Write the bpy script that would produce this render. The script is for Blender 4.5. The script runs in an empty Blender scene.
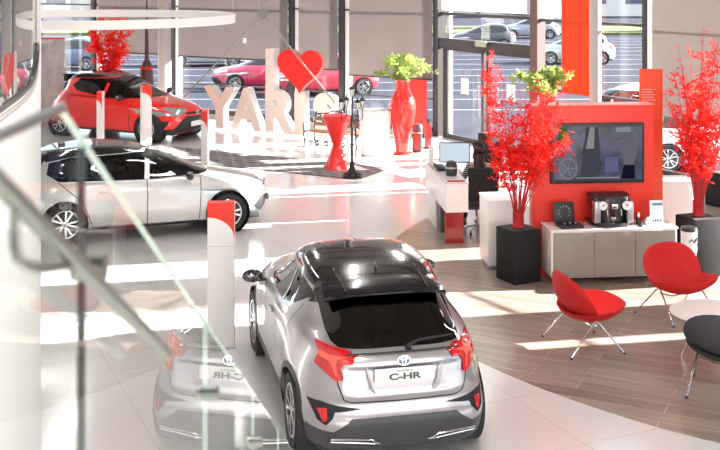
import bpy, bmesh, math, random
from mathutils import Vector, Matrix
from math import sin, cos, pi, radians as R_, atan2, sqrt, exp
C = bpy.context.scene.collection
sc = bpy.context.scene
F, H, VH = 1100.0, 4.33, -27.0

# ------------------------------------------------------------------ materials
MATS = {}
def mat(name, col=(.5,.5,.5), rough=.5, metal=0, coat=0, spec=.5, emit=None, es=1, trans=0, noise=0, nscale=20, bump=0, bscale=60, aniso=0):
    if name in MATS: return MATS[name]
    m = bpy.data.materials.new(name); m.use_nodes = True
    nt = m.node_tree; b = nt.nodes['Principled BSDF']
    b.inputs['Base Color'].default_value = (*col, 1); b.inputs['Roughness'].default_value = rough
    b.inputs['Metallic'].default_value = metal; b.inputs['Coat Weight'].default_value = coat
    b.inputs['Coat Roughness'].default_value = .04
    b.inputs['Specular IOR Level'].default_value = spec
    if emit: b.inputs['Emission Color'].default_value = (*emit, 1); b.inputs['Emission Strength'].default_value = es
    if trans: b.inputs['Transmission Weight'].default_value = trans
    tc = nt.nodes.new('ShaderNodeTexCoord')
    if noise:
        n = nt.nodes.new('ShaderNodeTexNoise'); n.inputs['Scale'].default_value = nscale; n.inputs['Detail'].default_value = 4
        nt.links.new(tc.outputs['Object'], n.inputs['Vector'])
        mx = nt.nodes.new('ShaderNodeMix'); mx.data_type = 'RGBA'
        mx.inputs[6].default_value = (*[c*(1-noise) for c in col], 1); mx.inputs[7].default_value = (*[min(1, c*(1+noise)) for c in col], 1)
        nt.links.new(n.outputs['Fac'], mx.inputs[0]); nt.links.new(mx.outputs[2], b.inputs['Base Color'])
    if bump:
        n = nt.nodes.new('ShaderNodeTexNoise'); n.inputs['Scale'].default_value = bscale
        nt.links.new(tc.outputs['Object'], n.inputs['Vector'])
        bp = nt.nodes.new('ShaderNodeBump'); bp.inputs['Strength'].default_value = bump; bp.inputs['Distance'].default_value = .01
        nt.links.new(n.outputs['Fac'], bp.inputs['Height']); nt.links.new(bp.outputs['Normal'], b.inputs['Normal'])
    MATS[name] = m; return m

def glassmat(name, tint=(1,1,1), gloss=(1,1,1), rough=0.0, ior=1.45, extra=0.0, power=5.0):
    """thin sheet glass: clear or tinted body with a fresnel reflection"""
    if name in MATS: return MATS[name]
    m = bpy.data.materials.new(name); m.use_nodes = True; nt = m.node_tree
    for n in list(nt.nodes): nt.nodes.remove(n)
    out = nt.nodes.new('ShaderNodeOutputMaterial'); mix = nt.nodes.new('ShaderNodeMixShader')
    tr = nt.nodes.new('ShaderNodeBsdfTransparent'); tr.inputs[0].default_value = (*tint, 1)
    gl = nt.nodes.new('ShaderNodeBsdfGlossy'); gl.inputs[0].default_value = (*gloss, 1); gl.inputs['Roughness'].default_value = rough
    # Schlick's fresnel, the same from both sides of the sheet
    ge = nt.nodes.new('ShaderNodeNewGeometry'); dt = nt.nodes.new('ShaderNodeVectorMath'); dt.operation = 'DOT_PRODUCT'
    nt.links.new(ge.outputs['Incoming'], dt.inputs[0]); nt.links.new(ge.outputs['Normal'], dt.inputs[1])
    r0 = ((ior-1)/(ior+1))**2
    def mth(op, a, b=None, clamp=False):
        n = nt.nodes.new('ShaderNodeMath'); n.operation = op; n.use_clamp = clamp
        nt.links.new(a, n.inputs[0]) if not isinstance(a, (int, float)) else setattr(n.inputs[0], 'default_value', a)
        if b is not None: nt.links.new(b, n.inputs[1]) if not isinstance(b, (int, float)) else setattr(n.inputs[1], 'default_value', b)
        return n.outputs[0]
    c1 = mth('SUBTRACT', 1.0, mth('ABSOLUTE', dt.outputs['Value']), True)
    fac = mth('ADD', mth('MULTIPLY', mth('POWER', c1, power), 1-r0), r0, True)
    if extra:
        a = nt.nodes.new('ShaderNodeMath'); a.operation = 'ADD'; a.inputs[1].default_value = extra; a.use_clamp = True
        nt.links.new(fac, a.inputs[0]); fac = a.outputs[0]
    nt.links.new(fac, mix.inputs[0]); nt.links.new(tr.outputs[0], mix.inputs[1]); nt.links.new(gl.outputs[0], mix.inputs[2])
    nt.links.new(mix.outputs[0], out.inputs[0]); MATS[name] = m; return m

def emis(name, col, s=1.0):
    if name in MATS: return MATS[name]
    m = bpy.data.materials.new(name); m.use_nodes = True; nt = m.node_tree
    for n in list(nt.nodes): nt.nodes.remove(n)
    out = nt.nodes.new('ShaderNodeOutputMaterial'); e = nt.nodes.new('ShaderNodeEmission')
    e.inputs[0].default_value = (*col, 1); e.inputs[1].default_value = s
    nt.links.new(e.outputs[0], out.inputs[0]); MATS[name] = m; return m

def blindmat(name, col, t=.35):
    if name in MATS: return MATS[name]
    m = bpy.data.materials.new(name); m.use_nodes = True; nt = m.node_tree
    for n in list(nt.nodes): nt.nodes.remove(n)
    out = nt.nodes.new('ShaderNodeOutputMaterial'); mix = nt.nodes.new('ShaderNodeMixShader'); mix.inputs[0].default_value = t
    d = nt.nodes.new('ShaderNodeBsdfDiffuse'); d.inputs[0].default_value = (*col, 1)
    tl = nt.nodes.new('ShaderNodeBsdfTranslucent'); tl.inputs[0].default_value = (*col, 1)
    tc = nt.nodes.new('ShaderNodeTexCoord'); w = nt.nodes.new('ShaderNodeTexNoise'); w.inputs['Scale'].default_value = 1.2
    nt.links.new(tc.outputs['Object'], w.inputs['Vector'])
    mx = nt.nodes.new('ShaderNodeMix'); mx.data_type = 'RGBA'
    mx.inputs[6].default_value = (*[c*.9 for c in col], 1); mx.inputs[7].default_value = (*[c*1.08 for c in col], 1)
    nt.links.new(w.outputs['Fac'], mx.inputs[0]); nt.links.new(mx.outputs[2], d.inputs[0]); nt.links.new(mx.outputs[2], tl.inputs[0])
    nt.links.new(d.outputs[0], mix.inputs[1]); nt.links.new(tl.outputs[0], mix.inputs[2])
    nt.links.new(mix.outputs[0], out.inputs[0]); MATS[name] = m; return m

def brickmat(name, rot, c1, c2, mortar, bw, rh, msize, rough, off=.5, bias=0, coat=0, streak=0, loc=(0,0,0)):
    m = bpy.data.materials.new(name); m.use_nodes = True; nt = m.node_tree; b = nt.nodes['Principled BSDF']
    b.inputs['Roughness'].default_value = rough; b.inputs['Coat Weight'].default_value = coat; b.inputs['Coat Roughness'].default_value = .08
    tc = nt.nodes.new('ShaderNodeTexCoord'); mp = nt.nodes.new('ShaderNodeMapping'); mp.inputs['Rotation'].default_value = (0,0,rot)
    mp.inputs['Location'].default_value = loc
    nt.links.new(tc.outputs['Object'], mp.inputs[0])
    br = nt.nodes.new('ShaderNodeTexBrick'); br.offset = off
    br.inputs['Color1'].default_value = (*c1,1); br.inputs['Color2'].default_value = (*c2,1); br.inputs['Mortar'].default_value = (*mortar,1)
    br.inputs['Scale'].default_value = 1; br.inputs['Brick Width'].default_value = bw; br.inputs['Row Height'].default_value = rh
    br.inputs['Mortar Size'].default_value = msize; br.inputs['Mortar Smooth'].default_value = .3; br.inputs['Bias'].default_value = bias
    nt.links.new(mp.outputs[0], br.inputs[0])
    n = nt.nodes.new('ShaderNodeTexNoise'); n.inputs['Scale'].default_value = 1.0; n.inputs['Detail'].default_value = 6
    mp2 = nt.nodes.new('ShaderNodeMapping'); mp2.inputs['Scale'].default_value = (1.5, 14, 1) if streak else (.6, .6, 1)
    nt.links.new(mp.outputs[0], mp2.inputs[0]); nt.links.new(mp2.outputs[0], n.inputs[0])
    mx = nt.nodes.new('ShaderNodeMix'); mx.data_type = 'RGBA'; mx.blend_type = 'MULTIPLY'; mx.inputs[0].default_value = 1
    rp = nt.nodes.new('ShaderNodeMapRange'); rp.inputs[1].default_value = .3; rp.inputs[2].default_value = .7
    rp.inputs[3].default_value = 1-(streak or .05); rp.inputs[4].default_value = 1.0
    nt.links.new(n.outputs['Fac'], rp.inputs[0]); nt.links.new(br.outputs['Color'], mx.inputs[6]); nt.links.new(rp.outputs[0], mx.inputs[7])
    nt.links.new(mx.outputs[2], b.inputs['Base Color']); MATS[name] = m; return m

# ------------------------------------------------------------------ mesh builder
class MB:
    def __init__(s): s.bm = bmesh.new()
    def add(s, verts, faces, M=None):
        vs = [s.bm.verts.new(M @ Vector(v) if M else v) for v in verts]
        for f in faces:
            try: s.bm.faces.new([vs[i] for i in f])
            except ValueError: pass
        return s
    def box(s, c, d, rz=0, bev=0, M=None):
        x, y, z = d[0]/2, d[1]/2, d[2]/2
        t = bmesh.new(); bmesh.ops.create_cube(t, size=1)
        for v in t.verts: v.co = Vector((v.co.x*d[0], v.co.y*d[1], v.co.z*d[2]))
        if bev: bmesh.ops.bevel(t, geom=list(t.edges), offset=bev, segments=3, affect='EDGES', profile=.5)
        T = Matrix.Translation(c) @ Matrix.Rotation(rz, 4, 'Z')
        if M: T = T @ M
        s.merge(t, T); return s
    def merge(s, t, T=None):
        mp = {}
        for v in t.verts: mp[v] = s.bm.verts.new(T @ v.co if T else v.co)
        for f in t.faces:
            try: s.bm.faces.new([mp[v] for v in f.verts])
            except ValueError: pass
        t.free()
    def tube(s, pts, r, n=10, cap=True, closed=False):
        pts = [Vector(p) for p in pts]; rs = r if isinstance(r, (list, tuple)) else [r]*len(pts)
        rings = []; up = None
        for i, p in enumerate(pts):
            if closed: t = (pts[(i+1) % len(pts)] - pts[i-1])
            else: t = (pts[min(i+1, len(pts)-1)] - pts[max(i-1, 0)])
            t.normalize()
            if up is None: up = Vector((0,0,1)) if abs(t.z) < .9 else Vector((1,0,0))
            a = (up - t*up.dot(t)); a.normalize(); b = t.cross(a); up = a
            rings.append([s.bm.verts.new(p + (a*cos(2*pi*k/n) + b*sin(2*pi*k/n))*rs[i]) for k in range(n)])
        m = len(rings)
        for i in range(m if closed else m-1):
            A, B = rings[i], rings[(i+1) % m]
            for k in range(n): s.bm.faces.new([A[k], A[(k+1) % n], B[(k+1) % n], B[k]])
        if cap and not closed:
            s.bm.faces.new(rings[0][::-1]); s.bm.faces.new(rings[-1])
        return s
    def lathe(s, prof, n=28, c=(0,0,0), M=None, cap=True):
        T = Matrix.Translation(c) @ (M or Matrix())
        rings = [[s.bm.verts.new(T @ Vector((r*cos(2*pi*k/n), r*sin(2*pi*k/n), z))) for k in range(n)] for r, z in prof]
        for A, B in zip(rings, rings[1:]):
            for k in range(n): s.bm.faces.new([A[k], A[(k+1) % n], B[(k+1) % n], B[k]])
        if cap:
            s.bm.faces.new(rings[0][::-1]); s.bm.faces.new(rings[-1])
        return s
    def cyl(s, c, r, h, n=24, M=None): return s.lathe([(r, 0), (r, h)], n, c, M)
    def ball(s, c, r, sc=(1,1,1), n=16, M=None):
        t = bmesh.new(); bmesh.ops.create_uvsphere(t, u_segments=n, v_segments=max(6, n//2+2), radius=r)
        T = Matrix.Translation(c) @ (M or Matrix()) @ Matrix.Diagonal((*sc, 1)); s.merge(t, T); return s
    def prism(s, poly, y0, y1, M=None):
        """polygon in x,z extruded along y"""
        n = len(poly); v = [(p[0], y0, p[1]) for p in poly] + [(p[0], y1, p[1]) for p in poly]
        f = [list(range(n))[::-1], list(range(n, 2*n))] + [[i, (i+1) % n, n+(i+1) % n, n+i] for i in range(n)]
        return s.add(v, f, M)
    def flat(s, poly, z0, z1, M=None):
        n = len(poly); v = [(p[0], p[1], z0) for p in poly] + [(p[0], p[1], z1) for p in poly]
        f = [list(range(n))[::-1], list(range(n, 2*n))] + [[i, (i+1) % n, n+(i+1) % n, n+i] for i in range(n)]
        return s.add(v, f, M)
    def build(s, name, m, parent=None, smooth=True, ang=40, loc=None, rz=0):
        me = bpy.data.meshes.new(name)
        bmesh.ops.recalc_face_normals(s.bm, faces=list(s.bm.faces))
        s.bm.to_mesh(me); s.bm.free()
        me.materials.append(m)
        if smooth:
            me.polygons.foreach_set('use_smooth', [True]*len(me.polygons))
            me.set_sharp_from_angle(angle=R_(ang))
        o = bpy.data.objects.new(name, me); C.objects.link(o)
        if parent: o.parent = parent
        if loc is not None: o.location = loc
        o.rotation_euler.z = rz
        return o

def root(name, label, cat, loc=(0,0,0), rz=0, group=None):
    o = bpy.data.objects.new(name, None); C.objects.link(o); o.empty_display_size = .1
    o.location = loc; o.rotation_euler = (0,0,rz); o['label'] = label; o['category'] = cat
    if group: o['group'] = group
    return o
def tag(o, label, cat, group=None):
    o['label'] = label; o['category'] = cat
    if group: o['group'] = group
    return o
def struct(o): o['kind'] = 'structure'; return o
def copy_tree(o, parent=None):
    c = o.copy(); C.objects.link(c)
    if parent: c.parent = parent
    for ch in [x for x in list(bpy.data.objects) if x.parent == o]: copy_tree(ch, c)
    return c
def text(name, s, size, depth, m, parent, loc, rot, align='CENTER', bold=0, sx=1):
    cu = bpy.data.curves.new(name, 'FONT'); cu.body = s; cu.size = size; cu.extrude = depth; cu.offset = bold
    cu.align_x = align; cu.align_y = 'CENTER'
    o = bpy.data.objects.new(name, cu); C.objects.link(o)
    dg = bpy.context.evaluated_depsgraph_get(); me = bpy.data.meshes.new_from_object(o.evaluated_get(dg))
    bpy.data.objects.remove(o); bpy.data.curves.remove(cu)
    me.materials.clear(); me.materials.append(m)
    o = bpy.data.objects.new(name, me); C.objects.link(o)
    if parent: o.parent = parent
    o.location = loc; o.rotation_euler = rot; o.scale = (sx, 1, 1); return o
def G(u, v, z=0):
    D = F*(H-z)/(v-VH); return Vector(((u-360)*D/F, D, z))

WHITE = mat('white_lacquer', (.80,.775,.76), .35, noise=.03, nscale=3)
RED = mat('red_panel_paint', (.80,.030,.012), .4, noise=.05, nscale=2)
BLACKP = mat('black_plastic', (.014,.014,.015), .4, noise=.2)
DARKM = mat('dark_metal', (.05,.048,.05), .35, .6, noise=.1)
CHROME = mat('chrome', (.75,.75,.77), .12, 1, noise=.02)
RUBBER = mat('tyre_rubber', (.018,.018,.019), .7, bump=.3, bscale=120)
ALLOY = mat('alloy_silver', (.62,.62,.64), .25, 1, noise=.03)
# ------------------------------------------------------------------ cars
def pip(x, y, poly):
    r = False; n = len(poly); j = n-1
    for i in range(n):
        xi, yi = poly[i]; xj, yj = poly[j]
        if (yi > y) != (yj > y) and x < (xj-xi)*(y-yi)/(yj-yi)+xi: r = not r
        j = i
    return r
def cr(p0, p1, p2, p3, t):
    # monotone-limited hermite per column
    out = []
    for a, b, c, d in zip(p0, p1, p2, p3):
        m1 = (c-a)/2; m2 = (d-b)/2; dl = c-b
        if (b-a)*(c-b) <= 0: m1 = 0
        if (c-b)*(d-c) <= 0: m2 = 0
        lim = 3*abs(dl); m1 = max(-lim, min(lim, m1)); m2 = max(-lim, min(lim, m2))
        t2, t3 = t*t, t*t*t
        out.append(b*(2*t3-3*t2+1)+m1*(t3-2*t2+t)+c*(3*t2-2*t3)+m2*(t3-t2))
    return out
def outline(yr, yf, w, nr, nf, tr, tf, N):
    l = (yf-yr)/2; yc = (yf+yr)/2; P = []
    for i in range(241):
        th = -pi/2 + pi*i/240; s_, c_ = sin(th), cos(th); n = nr if s_ < 0 else nf
        x = w*max(c_, 0)**(2/n); k = abs(s_)**(2/n)
        y = yc + l*(-k if s_ < 0 else k)
        x *= 1-(tr if s_ < 0 else tf)*k*k
        P.append((x, y))
    d = [0]
    for a, b in zip(P, P[1:]): d.append(d[-1]+sqrt((a[0]-b[0])**2+(a[1]-b[1])**2))
    out = []; j = 0
    for i in range(N):
        t = d[-1]*i/(N-1)
        while j < len(d)-2 and d[j+1] < t: j += 1
        f = (t-d[j])/max(1e-9, d[j+1]-d[j]); out.append((P[j][0]+(P[j+1][0]-P[j][0])*f, P[j][1]+(P[j+1][1]-P[j][1])*f))
    return out
def shell(rows, sub, N, bump=None):
    L = []
    for i in range(len(rows)-1):
        p0 = rows[max(i-1, 0)]; p1 = rows[i]; p2 = rows[i+1]; p3 = rows[min(i+2, len(rows)-1)]
        for k in range(sub): L.append(cr(p0, p1, p2, p3, k/sub))
    L.append(list(rows[-1]))
    bm = bmesh.new(); rings = []
    for z, yr, yf, w, nr, nf, tr, tf in L:
        o = outline(yr, yf, w, nr, nf, tr, tf, N)
        full = o + [(-x, y) for x, y in o[-2:0:-1]]
        ring = []
        for x, y in full:
            p = Vector((x, y, z))
            if bump: p = bump(p, w)
            ring.append(bm.verts.new(p))
        rings.append(ring)
    m = len(rings[0])
    for A, B in zip(rings, rings[1:]):
        for k in range(m): bm.faces.new([A[k], A[(k+1) % m], B[(k+1) % m], B[k]])
    # top cap as a fan to a centre point
    c = sum((v.co for v in rings[-1]), Vector())/m; cv = bm.verts.new(c+Vector((0,0,.002)))
    for k in range(m): bm.faces.new([rings[-1][k], rings[-1][(k+1) % m], cv])
    bm.normal_update(); return bm
def pred(side, n, c):
    if side == 'S': return abs(n.x) > .35 and abs(n.x) > abs(n.y)*.7
    if side == 'S2': return abs(n.x) > .22
    if side == 'T': return n.z > .2
    if side == 'R': return n.y < -.12
    if side == 'R1': return n.y < -.12 and c.y < .34
    if side == 'F': return n.y > .12
    return True
def carve(bm, regions):
    """regions: (id, side, poly) side polygons in (y,z), rear/front in (|x|,z)"""
    lay = bm.faces.layers.int.new('rg')
    for rid, side, poly in regions:
        hz = side in ('S', 'S2', 'SA')
        lo = [min(p[i] for p in poly)-.02 for i in (0, 1)]; hi = [max(p[i] for p in poly)+.02 for i in (0, 1)]
        def uv(c):
            if hz: return c.y, c.z
            if side == 'T': return abs(c.x), c.y
            return abs(c.x), c.z
        def near(f):
            c = f.calc_center_median(); u, v = uv(c)
            return lo[0]-.06 < u < hi[0]+.06 and lo[1]-.06 < v < hi[1]+.06 and pred(side, f.normal, c)
        n = len(poly)
        for i in range(n):
            a = poly[i]; b = poly[(i+1) % n]; dx, dz = b[0]-a[0], b[1]-a[1]
            if dx*dx+dz*dz < 1e-9: continue
            sets = [1] if hz else [1, -1]
            for sg in sets:
                if hz: co = (0, a[0], a[1]); no = (0, dz, -dx)
                elif side == 'T': co = (sg*a[0], a[1], 0); no = (sg*dz, -dx, 0)
                else: co = (sg*a[0], 0, a[1]); no = (sg*dz, 0, -dx)
                if not hz and abs(a[0]) < 1e-6 and abs(b[0]) < 1e-6: continue
                fs = [f for f in bm.faces if near(f) and (hz or f.calc_center_median().x*sg > -.03)]
                g = set(fs)
                for f in fs: g.update(f.edges); g.update(f.verts)
                bmesh.ops.bisect_plane(bm, geom=list(g), dist=1e-5, plane_co=co, plane_no=no)
        bm.normal_update()
        for f in bm.faces:
            c = f.calc_center_median(); u, v = uv(c)
            if lo[0] <= u <= hi[0] and lo[1] <= v <= hi[1] and pred(side, f.normal, c) and pip(u, v, poly): f[lay] = rid
    return lay
def split(bm, lay, table, parent, liner=None):
    """table: rid -> (name, material, offset). each region a mesh; side pairs may be divided"""
    bm.normal_update(); vn = {v.index: v.normal.copy() for v in bm.verts}; bm.verts.index_update()
    vn = [v.normal.copy() for v in bm.verts]
    objs = {}
    for rid, spec in table.items():
        if spec is None: continue
        name, m, off, div = spec
        groups = {'': []}
        for f in bm.faces:
            if f[lay] != rid: continue
            k = ''
            if div: k = 'l' if f.calc_center_median().x < 0 else 'r'
            groups.setdefault(k, []).append(f)
        if name == 'panel_gap':       # every gap line is a piece of its own
            fs0 = groups['']; inset = set(fs0); seen = set(); groups = {}
            for f in fs0:
                if f in seen: continue
                st = [f]; seen.add(f); comp = []
                while st:
                    q = st.pop(); comp.append(q)
                    for v in q.verts:
                        for g in v.link_faces:
                            if g in inset and g not in seen: seen.add(g); st.append(g)
                if len(comp) > 3: groups[len(groups)] = comp
        for k, fs in groups.items():
            if not fs: continue
            idx = {}; vs = []; ns = []; fc = []
            for f in fs:
                row = []
                for v in f.verts:
                    if v.index not in idx:
                        idx[v.index] = len(vs); vs.append(v.co + vn[v.index]*off); ns.append(vn[v.index])
                    row.append(idx[v.index])
                fc.append(row)
            me = bpy.data.meshes.new(name); me.from_pydata(vs, [], fc); me.materials.append(m)
            me.polygons.foreach_set('use_smooth', [True]*len(me.polygons))
            me.normals_split_custom_set_from_vertices(ns)
            o = bpy.data.objects.new(name, me); C.objects.link(o); o.parent = parent; objs[(rid, k)] = o
    return objs
def circ(cy, cz, r, n=22): return [(cy+r*cos(2*pi*i/n), cz+r*sin(2*pi*i/n)) for i in range(n)]

def wheel(parent, x, y, r, wd, spokes=5, dark=None, lod=1):
    sg = 1 if x > 0 else -1
    M = Matrix.Rotation(sg*pi/2, 4, 'Y')     # +z becomes outward
    T = MB(); rr = r*.70
    prof = [(rr, -wd*.5), (r*.93, -wd*.5), (r*.985, -wd*.38), (r, -wd*.2), (r, wd*.2), (r*.985, wd*.38), (r*.93, wd*.5), (rr, wd*.46), (rr*.98, wd*.3), (rr*.96, -wd*.4), (rr, -wd*.5)]
    T.lathe(prof, 40 if lod else 20, (0,0,0), M, cap=False)
    t = T.build('wheel', RUBBER, parent, loc=(x-sg*wd*.5, y, r))
    D = MB(); D.lathe([(rr*.97, wd*.1), (rr*.3, wd*.05), (.01, wd*.05)], 32, (0,0,0), M, cap=False)
    D.lathe([(rr*.99, wd*.1), (rr*.99, wd*.44), (rr*.94, wd*.47), (rr*.91, wd*.4), (rr*.92, wd*.1)], 36, (0,0,0), M, cap=False)
    D.build('wheel_barrel', DARKM, t)
    S = MB()
    for k in range(spokes):
        a = 2*pi*k/spokes + .3
        for da in (-.13, .13):
            ca, sa = cos(a+da), sin(a+da); cb, sb = cos(a+da*1.9), sin(a+da*1.9)
            w0, w1 = rr*.055, rr*.07
            p = []
            for (cx, sx, rad, ww, zz) in ((ca, sa, rr*.14, w0, wd*.42), (cb, sb, rr*.95, w1, wd*.45)):
                for s2 in (-1, 1):
                    for dz in (0, -.03): p.append((cx*rad - sx*ww*s2, sx*rad + cx*ww*s2, zz+dz))
            S.add(p, [(0,2,6,4), (1,5,7,3), (0,4,5,1), (2,3,7,6), (0,1,3,2), (4,6,7,5)], M)
    S.lathe([(rr*.2, wd*.2), (rr*.2, wd*.42), (rr*.1, wd*.46), (.01, wd*.46)], 20, (0,0,0), M, cap=False)
    S.lathe([(rr*.90, wd*.40), (rr*.90, wd*.47), (rr*.96, wd*.48), (rr*1.0, wd*.45)], 36, (0,0,0), M, cap=False)
    S.build('rim', ALLOY, t, ang=30)
    return t

PAINT_CACHE = {}
def paint(name, col, metal=0., rough=.35):
    return mat(name, col, rough, metal, coat=1.0, noise=.02, nscale=2)
CARGLASS = glassmat('tinted_car_glass', (.16,.18,.18), (1,1,1), .0, 1.5, .03)
REARGLASS = glassmat('privacy_car_glass', (.035,.037,.04), (1,1,1), .0, 1.5, .03)
ROOFBLK = mat('gloss_black_paint', (.006,.006,.008), .18, 0, coat=1.0, noise=.05)
LAMPRED = mat('tail_lamp_red', (.55,.008,.012), .12, 0, coat=1, noise=.35, nscale=22)
LAMPBRIGHT = mat('tail_lamp_light_strip', (.85,.10,.07), .15, 0, coat=1, noise=.05)
HEADL = mat('head_lamp_lens', (.55,.6,.63), .08, .6, coat=1, noise=.4, nscale=40)
CLAD = mat('dark_grey_cladding', (.045,.044,.046), .42, bump=.2, bscale=300)
GRILLE = mat('black_grille_mesh', (.01,.01,.011), .45, noise=.3, nscale=60)
SEATF = mat('dark_seat_fabric', (.05,.048,.05), .8, noise=.2)
PLATE = mat('pale_plate', (.72,.74,.70), .4, noise=.02)
PLTXT = mat('plate_lettering', (.05,.055,.06), .5)
SHUT = mat('panel_gap_black', (.012,.012,.013), .7)
LIN = mat('cabin_trim_dark', (.025,.024,.025), .8, noise=.2)

def offset_poly(poly, d):
    n = len(poly); A = sum(poly[i][0]*poly[(i+1) % n][1]-poly[(i+1) % n][0]*poly[i][1] for i in range(n)); s = 1 if A > 0 else -1
    out = []
    for i in range(n):
        a, b, c = Vector(poly[i-1]), Vector(poly[i]), Vector(poly[(i+1) % n])
        n1 = Vector(((b-a).y, -(b-a).x)).normalized()*s; n2 = Vector(((c-b).y, -(c-b).x)).normalized()*s
        m = (n1+n2); m = m/max(.3, m.dot(m))*2*.5*2
        q = b + m*d*.5*1.0 if False else b + (n1+n2).normalized()*d/max(.5, (n1+n2).normalized().dot(n1)); out.append((q.x, q.y))
    return out
def strip(pts, w):
    """thin polygon band following an open polyline"""
    L, Rr = [], []
    for i, p in enumerate(pts):
        a = Vector(pts[max(i-1, 0)]); b = Vector(pts[min(i+1, len(pts)-1)]); t = (b-a).normalized(); n = Vector((-t.y, t.x))*w/2
        L.append((p[0]+n.x, p[1]+n.y)); Rr.append((p[0]-n.x, p[1]-n.y))
    return L + Rr[::-1]

def cabin(parent, y0, y1, w, zb, belt, seats, rhd=False):
    m = MB(); m.box((0, (y0+y1)/2, zb), (w*2, y1-y0, .06)); m.build('cabin_floor', LIN, parent)
    for (sx, sy) in seats:
        s = MB(); s.box((sx, sy, zb+.22), (.48, .5, .2), bev=.05)
        s.box((sx, sy-.3, zb+.55), (.46, .14, .6), bev=.06, M=Matrix.Rotation(-.2, 4, 'X'))
        s.box((sx, sy-.38, zb+.92), (.24, .1, .16), bev=.04)
        s.build('car_seat', SEATF, parent)
    d = MB(); d.box((0, y1-.05, belt-.12), (w*2, .5, .18), bev=.05); d.build('dashboard', LIN, parent)
    t = MB(); ring = [(-.36+.18*cos(a), y1-.42+.18*sin(a)*.35, belt-.02+.18*sin(a)*.93) for a in [2*pi*k/24 for k in range(24)]]
    t.tube(ring, .014, 8, closed=True); t.tube([(-.36, y1-.42, belt-.02), (-.36, y1-.2, belt-.1)], .03); t.tube([ring[0], ring[12]], .012)
    t.build('steering_wheel', BLACKP, parent)

def mirror_part(parent, x, y, z, mcap, sg):
    m = MB(); m.ball((x+sg*.10, y, z), .115, (1.0, .55, .62), 20); m.build('wing_mirror', mcap, parent)
    o = MB(); o.box((x+sg*.0, y+.02, z-.05), (.12, .05, .03), bev=.01); o.build('mirror_arm', BLACKP, parent)
    g = MB(); g.ball((x+sg*.105, y-.045, z), .085, (1, .25, .6), 16); g.build('mirror_glass', mat('mirror_silvering', (.16,.16,.18), .05, 1), parent)

def badge_rings(parent, c, s, m, M):
    """three interlocking ovals"""
    e = MB()
    def oval(a, b, oz=0, r=.0035*s/.06):
        e.tube([M @ Vector((a*cos(t), 0, b*sin(t)+oz)) for t in [2*pi*k/28 for k in range(28)]], s*.07, 6, closed=True)
    oval(s, s*.68); oval(s*.30, s*.62); oval(s*.62, s*.26, s*.34)
    return e.build('emblem', m, parent, loc=c)
# ------------------------------------------------------------------ main crossover
def arch_regions(rid_hole, rid_lip, wheels, ra, lip):
    out = []
    for (wy, wz) in wheels:
        if lip: out.append((rid_lip, 'SA', circ(wy, wz, ra+lip)))
    for (wy, wz) in wheels: out.append((rid_hole, 'SA', circ(wy, wz, ra)))
    return out
class CarSpec: pass
def flare(wheels, amt, spread=.40, ztop=.98):
    def f(p, w):
        if abs(p.x) < .35: return p
        s = min(1, (abs(p.x)-.35)/.3); a = 0
        for wy in wheels: a += exp(-((p.y-wy)/spread)**2)
        zz = max(0, min(1, (ztop-p.z)/.28)); zz = zz*zz*(3-2*zz)
        return p + Vector(((1 if p.x > 0 else -1)*amt*a*s*zz, 0, 0))
    return f

def finish_wheels(parent, wys, hw, r, wd, ra):
    for wy in wys:
        for sg in (-1, 1):
            wheel(parent, sg*hw, wy, r, wd)
            a = MB(); M = Matrix.Rotation(sg*pi/2, 4, 'Y')
            a.lathe([(ra+.005, .0), (ra+.005, -.34), (.05, -.345)], 30, (sg*(hw-.01), wy, r), M, cap=False)
            a.build('wheel_housing', LIN, parent)

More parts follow.
